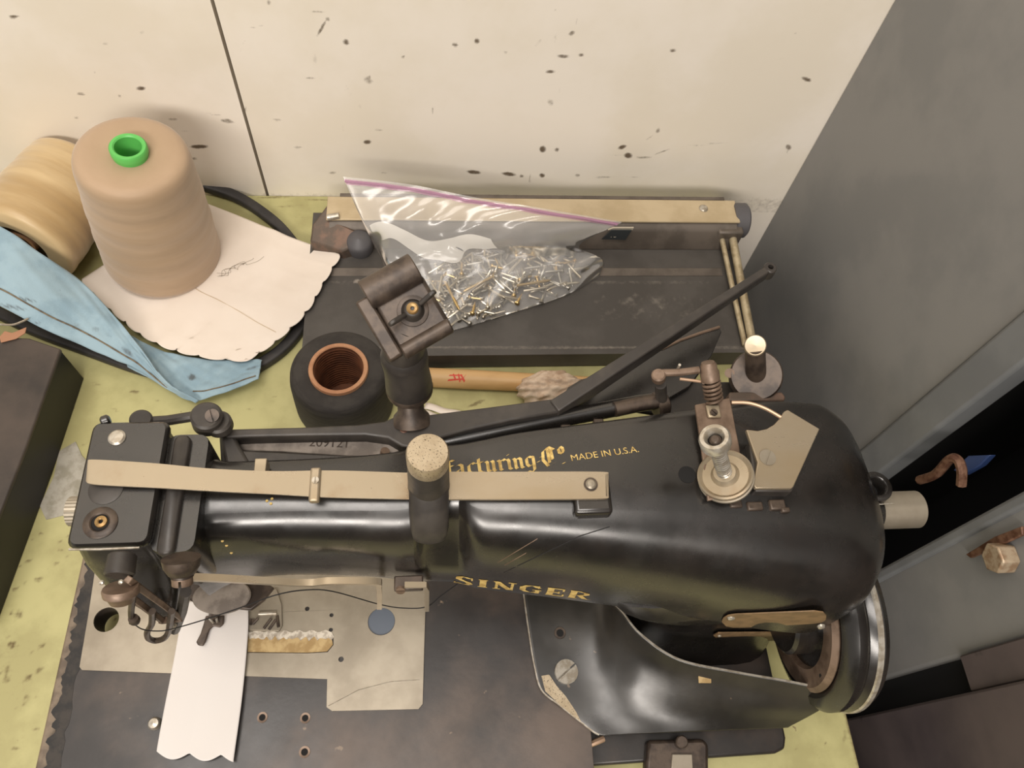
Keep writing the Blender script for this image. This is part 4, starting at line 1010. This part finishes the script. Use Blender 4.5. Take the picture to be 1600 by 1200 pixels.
M('link_plate', slab([(985, 640), (1030, 606), (1080, 596), (1150, 596), (1150, 640), (1060, 652)], .200, .004), 'black_satin', sm, bevel=.001)

# ---- clamp on the upright of the rear lever
cb0 = P(643, 650, .226); cx, cy = cb0.x, cb0.y
cp0, cp1, cp2 = P(643, 652, .2305), P(640, 607, .2440), P(630, 548, .2780)
cw = M('clamp_stem', lathe([(.0115, -.003), (.0100, .001), (.0074, .004), (.0072, (cp1-cp0).length+.002), (0, (cp1-cp0).length+.002)], cp0, cp1-cp0, 28), 'dark_steel', sm, smooth=50)
bh = (cp2-cp1).length
M('clamp_flange', lathe([(.0110, -.0022), (.0128, -.0012), (.0130, .0010), (.0124, .0022), (0, .0022)], cp1, cp2-cp1, 32), 'dark_steel', cw, smooth=50)
M('clamp_barrel', lathe([(.0124, .0018), (.0128, bh*.14), (.0124, bh*.32), (.0118, bh*.55), (.0124, bh*.80), (.0122, bh*.92), (.0105, bh), (0, bh)], cp1, cp2-cp1, 32), 'black_satin', cw, smooth=50)
ca = Vector((0, 0, H)); jo = P(632, 486, .308)
uj = (P(662, 424, .311)-P(580, 470, .305)); uj.normalize(); KJ = .92
nj = ((ca-jo).normalized()*.55+Z*.45-Y*.10); nj = (nj-uj*nj.dot(uj)).normalized(); vj = nj.cross(uj)
cj = M('clamp_plate', fbox(jo, uj, vj, nj, -.0115, .0165, -.0175, .0120, -.0050, .0), 'dark_steel', sm, bevel=.0022, seg=3)
rb_ = []
for a in (-.0125, .0155):
    rb_.append([jo+uj*a+vj*(.0155+.0078*math.cos(t))+nj*(.0010+.0062*math.sin(t)) for t in np.linspace(0, 2*math.pi, 28, endpoint=False)])
M('clamp_roll', fixnormals(loft(rb_)), 'dark_steel', cj, smooth=50, bevel=.0006)
M('clamp_side_flange', fbox(jo, uj, vj, nj, -.0185, -.0112, -.0180, .0150, -.0060, .0022), 'dark_steel', cj, bevel=.0012)
M('clamp_lower_roll', cyl(jo+uj*-.011+vj*-.0165-nj*.0025, jo+uj*.0160+vj*-.0165-nj*.0025, .0042, n=20, ch=.0008), 'dark_steel', cj)
M('clamp_neck', cyl(jo-nj*.004-vj*.006, cp2, .0085, .0110, n=24), 'black_satin', cj)
wc = jo+uj*.0035-vj*.0020
wn = M('wing_nut', lathe([(.0058, 0), (.0056, .002), (.0044, .0035), (.0042, .0062), (.0032, .0070), (0, .0070)], wc, nj, 28), 'black_satin', cj, smooth=50)
for s_, tw in ((1, .35), (-1, .35)):
    dv = (uj*s_+vj*.12*s_); dv.normalize(); pv = nj.cross(dv)
    ring = [wc+nj*.003+dv*a_+nj*b_ for a_, b_ in ((.003, -.001), (.008, .0005), (.0125, .003), (.0140, .0055), (.0130, .0078), (.0105, .0080), (.0070, .0055), (.0035, .003))]
    M('wing', prism([p-pv*.0011 for p in ring], pv*.0022), 'black_satin', wn, bevel=.0006)
M('clamp_bolt', closed_lathe([(.0010, .0066), (.0029, .0066), (.0029, .0080), (.0022, .0085), (.0010, .0082)], wc, nj, 20), 'brass', wn)
M('clamp_washer', lathe([(.0078, 0), (.0076, .0009), (.0060, .0012)], wc, nj, 28), 'dark_steel', cj)

# ---- thread tension
ZT = .2405
M('tension_bracket', slab([(1086, 632), (1141, 621), (1148, 660), (1156, 700), (1162, 770), (1106, 782), (1096, 700)], .2445, .0022), 'brown_steel', sm, bevel=.0006)
sq = M('square_nut', fbox(P(1114, 644, .2446), uj.cross(Z).normalized()*0+X, Y, Z, -.0040, .0040, -.0040, .0040, 0, .0018), 'nickel', sm, bevel=.0010)
M('nut_screw', slotted(P(1115, 645, .2463), Z, .0021, .0010, .7), 'dark_steel', sq)
t0_, t1_ = P(1134, 745, .247), P(1117, 687, .284); ta = (t1_-t0_).normalized(); th_ = (t1_-t0_).length
td = M('tension_disc', closed_lathe([(.0035, .0006), (.0135, .0), (.0145, .0012), (.0146, .0030), (.0136, .0036), (.0120, .0022), (.0075, .0030), (.0058, .0056), (.0035, .0060)], t0_, ta, 56), 'nickel_stained', sm, smooth=40)
M('tension_disc_lower', closed_lathe([(.0035, -.0022), (.0130, -.0030), (.0148, -.0018), (.0148, -.0006), (.0135, .0), (.0035, -.0006)], t0_, ta, 56), 'plate_steel', td, smooth=40)
M('tension_stud', cyl(t0_-ta*.006, t1_-ta*.002, .0034, n=20), 'dark_steel', td)
thr = []
M('stud_thread', coil(t0_+ta*.004, t1_-ta*.003, .0036, 16, .0006), 'bright_steel', td)
tn = M('tension_nut', closed_lathe([(.0036, -.004), (.0070, -.004), (.0079, -.0030), (.0079, .0016), (.0070, .0030), (.0052, .0030), (.0036, .0006)], t1_, ta, 44), 'bright_steel', td, smooth=40)
M('nut_bore', lathe([(.0037, -.003), (.0037, -.001)], t1_, ta, 24), 'void_black', tn)
M('stud_tip', lathe([(.0030, -.002), (.0030, .0008), (.0018, .0020), (0, .0022)], t1_+Vector((.0002, -.0006, 0)), ta, 18), 'dark_steel', tn)
# angled cover plate
ap = M('cover_plate', slab([(1166, 671), (1184, 673), (1198, 670), (1210, 663), (1219, 653), (1225, 643), (1231, 640), (1281, 670), (1240, 760), (1237, 763), (1181, 763), (1177, 757), (1184, 722)], .2478, .0028), 'nickel', sm, bevel=.0005)
M('plate_screw', slotted(P(1199, 715, .2479), Z, .0046, .0006, -.5, .2), 'plate_steel', ap)
M('plate_base', slab([(1170, 690), (1270, 690), (1238, 768), (1180, 768)], .2448, .010), 'black_satin', sm, bevel=.001)
# small works in front of the plate
for (x, y), (w, h, d) in (((1150, 786), (.007, .005, .006)), ((1180, 790), (.009, .005, .007)), ((1215, 788), (.009, .006, .006)), ((1228, 796), (.005, .003, .004))):
    M('tension_stop', fbox(P(x, y, .2395), X, Y, Z, -w/2, w/2, -h/2, h/2, -d, .0004), 'dark_steel', sm, bevel=.001)
M('arm_hole', lathe([(.0048, 0), (.0048, .0004)], conform(AB, P(1074, 741, .241), (0, 0, -1), .0), (0, 0, 1), 24), 'void_black', sm)
# stud with spring and pointer arm
s0_, s1_ = P(1116, 628, .245), P(1106, 566, .262); sa = (s1_-s0_).normalized(); sh = (s1_-s0_).length
sd_ = M('spring_stud', lathe([(.0030, 0), (.0030, sh*.55), (.0052, sh*.55), (.0054, sh*.75), (.0046, sh*.80), (.0046, sh*.93), (.0036, sh), (0, sh)], s0_, sa, 26), 'brown_steel', sm, smooth=40)
M('coil_spring', coil(s0_+sa*.001, s0_+sa*sh*.55, .0046, 5, .0009, 8), 'brown_steel', sd_)
pa = [P(1092, 578, .2575), P(1060, 582, .2565), P(1030, 583, .256), P(1024, 588, .255)]
M('pointer_arm', tube(catmull(pa, 6), .0021, 10), 'brown_steel', sd_)
M('pointer_pad', cyl(P(1029, 592, .252), P(1029, 585, .2575), .0040, n=18, ch=.0008), 'brown_steel', sd_)
M('spring_wire', tube(catmull([P(1124, 602, .251), P(1100, 597, .252), P(1062, 592, .252)], 6), .0009, 8), 'copper', sd_)
M('pointer_pin', cyl(P(1056, 582, .250), P(1062, 570, .262), .0008, n=8), 'bright_steel', sd_)
M('pointer_post', cyl(P(1034, 628, .224), P(1032, 600, .248), .0034, n=14), 'black_satin', sm)
M('take_up_wire', tube(catmull([P(1143, 629, .2455), P(1170, 630, .247), P(1195, 638, .248), P(1220, 652, .2482)], 8), .0011, 8), 'copper', sm)
# round back housing with a bright knob
mc = P(1182, 586, .226); hv = ((ca-mc).normalized()*.75+Z*.25).normalized()
mh = M('back_housing', lathe([(.0120, -.030), (.0158, -.012), (.0158, -.0016), (.0148, 0), (0, .0002)], mc, hv, 44), 'dark_steel', sm, smooth=40)
M('housing_foot', slab([(1140, 612), (1222, 612), (1228, 620), (1226, 626), (1138, 626)], .2215, .010), 'rusty_bracket', mh, bevel=.001)
kb = P(1180, 540, .250); kv = ((ca-kb).normalized()*.85+Z*.15).normalized()
hk_ = M('knob_stem', cyl(mc-hv*.004, kb-kv*.001, .0062, .0058, n=28), 'dark_steel', mh)
M('housing_knob', lathe([(.0058, -.003), (.0064, -.0024), (.0064, .0008), (.0058, .0016), (0, .0018)], kb, kv, 32), 'nickel', mh, smooth=40)
M('housing_pin', cyl(P(1144, 585, .21), P(1140, 583, .222), .003, n=14), 'brown_steel', mh)

# ---- right end: oiling lug and shaft stub
lc = P(1371, 759, .207)
M('end_lug', closed_lathe([(.0052, -.014), (.0094, -.014), (.0098, -.006), (.0094, -.0006), (.0082, 0), (.0062, 0), (.0052, -.001)], lc, Z, 36), 'black_paint', sm, smooth=45)
M('lug_bore', lathe([(.0053, -.012), (.0053, -.010)], lc, Z, 24), 'void_black', sm)
sc0 = P(1406, 795, .186)
M('shaft_collar', cyl((.238, sc0.y, .184), (.2705, sc0.y, .184), .0165, .0125, n=36, ch=.001), 'black_paint', sm, smooth=45)
M('shaft_stub', cyl((.262, sc0.y, .184), (.2985, sc0.y, .184), .0115, n=40, ch=.001), 'plate_steel', sm, smooth=40)
M('ring_edge', tube([P(1360, 786, .207), P(1376, 788, .207), P(1398, 786, .206)], .0004, 5), 'bright_steel', sm)

# ---- handwheel
wy, wz = .0985, .1095
wx = .2435; wk = .84
def wprof(*p): return [(r, h*wk) for r, h in p]
hw = M('handwheel', closed_lathe(wprof((.010, .0), (.026, .0), (.040, .002), (.048, .001), (.0515, -.001), (.0575, .002), (.0605, .007), (.0605, .012), (.0585, .016), (.0605, .020), (.0610, .026), (.0580, .031), (.050, .030), (.012, .024)), (wx, wy, wz), X, 80), 'black_paint', sm, smooth=35)
M('wheel_band', closed_lathe(wprof((.0320, .0012), (.0478, .0006), (.0482, -.0006), (.0450, -.0042), (.0335, -.0036)), (wx, wy, wz), X, 80), 'brown_steel', hw, smooth=40)
M('wheel_rim_trim', closed_lathe(wprof((.0606, .0205), (.0616, .0215), (.0616, .0245), (.0606, .0255)), (wx, wy, wz), X, 80), 'bright_steel', hw, smooth=40)
M('wheel_hub', cyl((.228, wy, wz), (wx+.002, wy, wz), .024, n=48, ch=.002), 'black_paint', hw, smooth=40)
M('wheel_set_screw', cyl((wx-.0034, wy-.040, wz+.012), (wx-.0022, wy-.040, wz+.012), .0018, n=12), 'void_black', hw)

# ---- black sheet guard in front of the pillar
g_rows = [   # from the rear rim to the front edge; columns run left to right
 [(818,926,.0585),(880,928,.0585),(940,936,.066),(968,952,.090),(1000,990,.094),(1060,1030,.094),(1150,1050,.096),(1230,1064,.098),(1308,1080,.102)],
 [(826,985,.0585),(876,990,.0585),(930,1000,.062),(966,1012,.072),(1005,1030,.080),(1065,1056,.084),(1150,1072,.086),(1230,1086,.088),(1300,1094,.092)],
 [(835,1040,.0585),(878,1048,.0585),(920,1060,.0595),(960,1068,.064),(1005,1078,.070),(1070,1090,.074),(1150,1100,.076),(1228,1108,.078),(1280,1108,.082)],
 [(846,1078,.0585),(880,1096,.0585),(918,1112,.0590),(958,1116,.060),(1005,1118,.0625),(1070,1120,.065),(1150,1122,.067),(1228,1124,.068),(1255,1122,.070)],
 [(872,1100,.0585),(905,1126,.0585),(936,1148,.0588),(965,1148,.0590),(1005,1146,.0595),(1070,1143,.060),(1150,1139,.0605),(1222,1136,.061),(1232,1134,.062)]]
cols = [catmull([P(*g_rows[j][i]) for j in range(5)], 8) for i in range(9)]
A = [catmull([cols[i][j] for i in range(9)], 8) for j in range(len(cols[0]))]
gd = M('front_guard', grid(A), 'guard_paint', sm, smooth=180, solid=.0016)
M('rim_edge', tube([p+Z*.0006 for p in A[0][22:]], .0007, 6), 'bright_steel', gd)
M('flange_edge', tube([r[0]+Z*.0004 for r in A]+[p+Z*.0003 for p in A[-1][1:17]], .0007, 6), 'bright_steel', gd)
wp = [P(x, y, .0598) for x, y in ((846, 1056), (858, 1054), (870, 1072), (884, 1088), (900, 1112), (908, 1128), (880, 1106), (852, 1080))]
M('bare_patch', prism(wp, (0, 0, -.0006)), 'pitted_cap', gd, smooth=0)
GB_ = BVHTree.FromPolygons([tuple(v) for v in grid(A)[0]], grid(A)[1])
q_ = P(1099, 1060, .085); h_ = GB_.ray_cast(Vector((q_.x, q_.y, .2)), Vector((0, 0, -1)))
if h_[0] is not None: M('tan_fleck', prism([h_[0]+Vector((a, b, 0)) for a, b in ((-.0045, -.003), (.004, -.0035), (.0048, .002), (.001, .0045), (-.004, .003))], (0, 0, .0014)), 'felt_tan', gd, bevel=.0003)
M('guard_screw', slotted(P(884, 1050, .0595), Vector((.1, 0, 1)), .0082, .0026, 2.2, .14), 'bright_steel', gd)
hp_ = P(875, 989, .0596)
M('guard_hole', closed_lathe([(.0026, 0), (.0042, 0), (.0040, .0004), (.0026, .0004)], hp_, n=20), 'dark_steel', gd)
M('guard_hole_bore', lathe([(.0026, .0), (.0026, .0002)], hp_, n=18), 'void_black', gd)

# ---- needle end: front works of the head
f0 = PY(187, 893, .1025)
kn = M('front_knob', cyl(f0+Y*.008, f0-Y*.002, .0062, .0066, n=24, ch=.0008), 'black_satin', sm)
M('knob_flange', lathe([(.0075, 0), (.0080, .001), (.0078, .0035), (.0064, .0045), (.0050, .0075), (.0, .0078)], f0-Y*.006-Z*.004, (0, -.75, -.65), 28), 'brown_steel', kn, smooth=40)
for dx in (-.0052, .0030):
    M('knob_dot', lathe([(.0012, 0), (.0009, .0009), (0, .0011)], f0+Vector((dx, -.0058, .0040)), (0, -.6, .8), 10), 'bright_steel', kn)
f1 = PY(280, 892, .1035)
ks = M('front_stud', lathe([(.0088, 0), (.0082, .004), (.0062, .0075), (.0052, .0080), (.0052, .0090)], f1+Y*.006, (0, -.8, -.6), 28), 'dark_steel', sm, smooth=40)
M('stud_screw', slotted(f1+Vector((0, -.0015, -.0052)), Vector((0, -.8, -.6)), .0048, .0035, 1.5), 'brown_steel', ks)
# forked bracket
b0, b1_ = f0+Vector((.004, -.008, -.012)), PY(272, 968, .1085)
def flat(a, b, w, t, up): 
    a, b = Vector(a), Vector(b); d = (b-a).normalized(); s = d.cross(Vector(up)).normalized(); n = s.cross(d)
    return loft([[p-s*w-n*t, p+s*w-n*t, p+s*w+n*t, p-s*w+n*t] for p in (a, b)])
fb = M('forked_bracket', join(flat(PY(200, 905, .0985), PY(282, 965, .1025), .0016, .0016, Z), flat(PY(190, 922, .0985), PY(254, 970, .1025), .0016, .0016, Z), flat(PY(250, 970, .1025), PY(284, 966, .1025), .0018, .0016, Z)), 'brown_steel', sm, bevel=.0005)
M('thread_fork', tube(catmull([PY(208, 930, .0985), PY(205, 955, .0975), PY(206, 972, .0965)], 5), .0016, 8), 'dark_steel', fb)
M('thread_fork_tip', lathe([(.0026, 0), (.0028, .003), (.0020, .005), (0, .0052)], PY(208, 966, .0960), (0, -.2, -1), 16), 'dark_steel', fb)
lp = [(238, 955), (237, 975), (230, 988), (232, 997), (242, 1001), (255, 998), (263, 988), (266, 970), (268, 955)]
M('wire_loop', tube(catmull([PY(x, y, .0985) for x, y in lp], 6), .0018, 8), 'dark_steel', fb)
M('needle_clamp', tube([PY(290, 925, .1065), PY(284, 955, .1045), PY(273, 984, .1025)], .0030, 10), 'black_satin', fb)
M('needle_clamp_screw', lathe([(.0026, 0), (.0026, .002), (.0018, .003), (0, .0032)], PY(269, 975, .1005), (-.2, -1, .5), 16), 'bright_steel', fb)
nb = Vector((-.1500, .140, 0))
M('needle_bar', cyl((-.1475, .143, .090), (-.1475, .143, .135), .0040, n=18), 'bright_steel', sm)
M('presser_bar', cyl((-.1360, .147, .075), (-.1360, .147, .160), .0042, n=18), 'dark_steel', sm)
# pitted round shoe under the head
sh_ = P(346, 931, .100)
sr = [[sh_+Vector((r*math.cos(t), r*.62*math.sin(t), h-.22*r*math.sin(t)*0)) for t in np.linspace(0, 2*math.pi, 44, endpoint=False)] for r, h in ((.0165, -.004), (.0182, -.003), (.0186, -.001), (.0178, 0), (.010, .0008), (.002, .0010))]
shoe = M('presser_shoe', fixnormals(loft(sr)), 'cast_grey', sm, smooth=40)
M('shoe_bracket', prism([P(x, y, .096) for x, y in ((300, 900), (400, 900), (428, 918), (412, 938), (392, 953), (310, 945), (292, 935))], (0, 0, -.004)), 'dark_steel', sm, bevel=.001)
M('shoe_wire', tube([P(426, 918, .094), P(412, 934, .094), P(392, 951, .090)], .0010, 8), 'copper', sm)
ft = M('presser_foot', prism([P(x, y, .0650) for x, y in ((321, 962), (350, 961), (349, 975), (343, 980), (333, 978), (327, 984), (321, 1002), (317, 1009), (309, 1008), (306, 1003), (313, 990), (318, 974))], (0, 0, -.0022)), 'dark_steel', sm, bevel=.0007)
M('foot_stem', cyl(P(334, 962, .065), P(338, 930, .097), .0034, n=14), 'dark_steel', ft)
for a, b in (((327, 966), (334, 974)), ((338, 965), (340, 973))):
    M('foot_prong', cyl(P(*a, .0662), P(*b, .0658), .0009, n=8), 'bright_steel', ft)

# thread guide bars in front of the arm
br = [PY(300, 902, .1085), PY(350, 904, .1085), PY(420, 908, .1085), PY(480, 911, .1085), PY(520, 908, .1085), PY(586, 909, .1085), PY(592, 914, .1085), PY(593, 930, .1085), PY(593, 948, .1085)]
M('guide_bar', tube(catmull(br, 6), 1, sec=[(-.0014, -.0018), (.0014, -.0018), (.0014, .0018), (-.0014, .0018)], up=(0, 1, 0)), 'nickel', sm, smooth=30)
gb = M('guide_bracket', fbox(PY(640, 917, .1085), X, Y, Z, -.0085, .0075, -.002, .006, -.003, .002), 'dark_steel', sm, bevel=.0008)
M('guide_hook', tube([PY(632, 914, .1065), PY(664, 914, .1065), PY(667, 920, .1065), PY(667, 952, .1065)], 1, sec=[(-.0013, -.0015), (.0013, -.0015), (.0013, .0015), (-.0013, .0015)], up=(0, 1, 0)), 'nickel_stained', gb)
M('bracket_screw', slotted(PY(626, 920, .1060), -Y+Z*.5, .0026, .0016), 'brown_steel', gb)
M('inner_rod', cyl(Vector((.002, .128, .155)), Vector((.040, .150, .155)), .0020, n=12), 'dark_steel', sm)

# ---- black sewing thread through the guides
tp = [(206, 972, .0955), (222, 983, .0955), (245, 986, .0955), (268, 983, .0955), (320, 968, .095), (380, 948, .098), (430, 930, .100), (475, 922, .104), (520, 924, .106), (592, 944, .1075), (630, 950, .1065), (666, 948, .1065), (690, 930, .112), (715, 912, .118)]
tag(M('sewing_thread', tube(catmull([PY(x, y, yy) for x, y, yy in tp], 8), .00035, 5), 'black_thread'), 'thin black thread running through the guides above the bed plate', 'thread')

# ---- white cloth strip under the presser foot
Lc = dense([P(287, 940, .0600), P(280, 985, .0605), P(262, 1080, .0600), P(245, 1174, .0590)], 16)
Rc = dense([P(388, 940, .0600), P(388, 985, .0605), P(378, 1090, .0600), P(366, 1180, .0590)], 16)
Tc = [Lc[0].lerp(Rc[0], i/20) for i in range(21)]
Bc = [Lc[-1].lerp(Rc[-1], i/40)-Y*.0042*abs(math.sin(math.pi*2.4*i/40)) for i in range(41)]
rows = []
for j in range(61):
    t = j/60; r = []
    for i in range(41):
        s = i/40; p = coons(Lc, Rc, Tc, Bc, s, t)
        r.append(p+Z*(.0016*math.exp(-((t-.22-.1*math.sin(s*5))*9)**2)*math.sin(math.pi*s)+.0006*math.sin(s*6+t*9)))
    rows.append(r)
tag(M('cloth_strip', grid(rows), 'cloth_white', smooth=180, solid=.0005), 'white cloth strip with scalloped end under the presser foot', 'cloth')
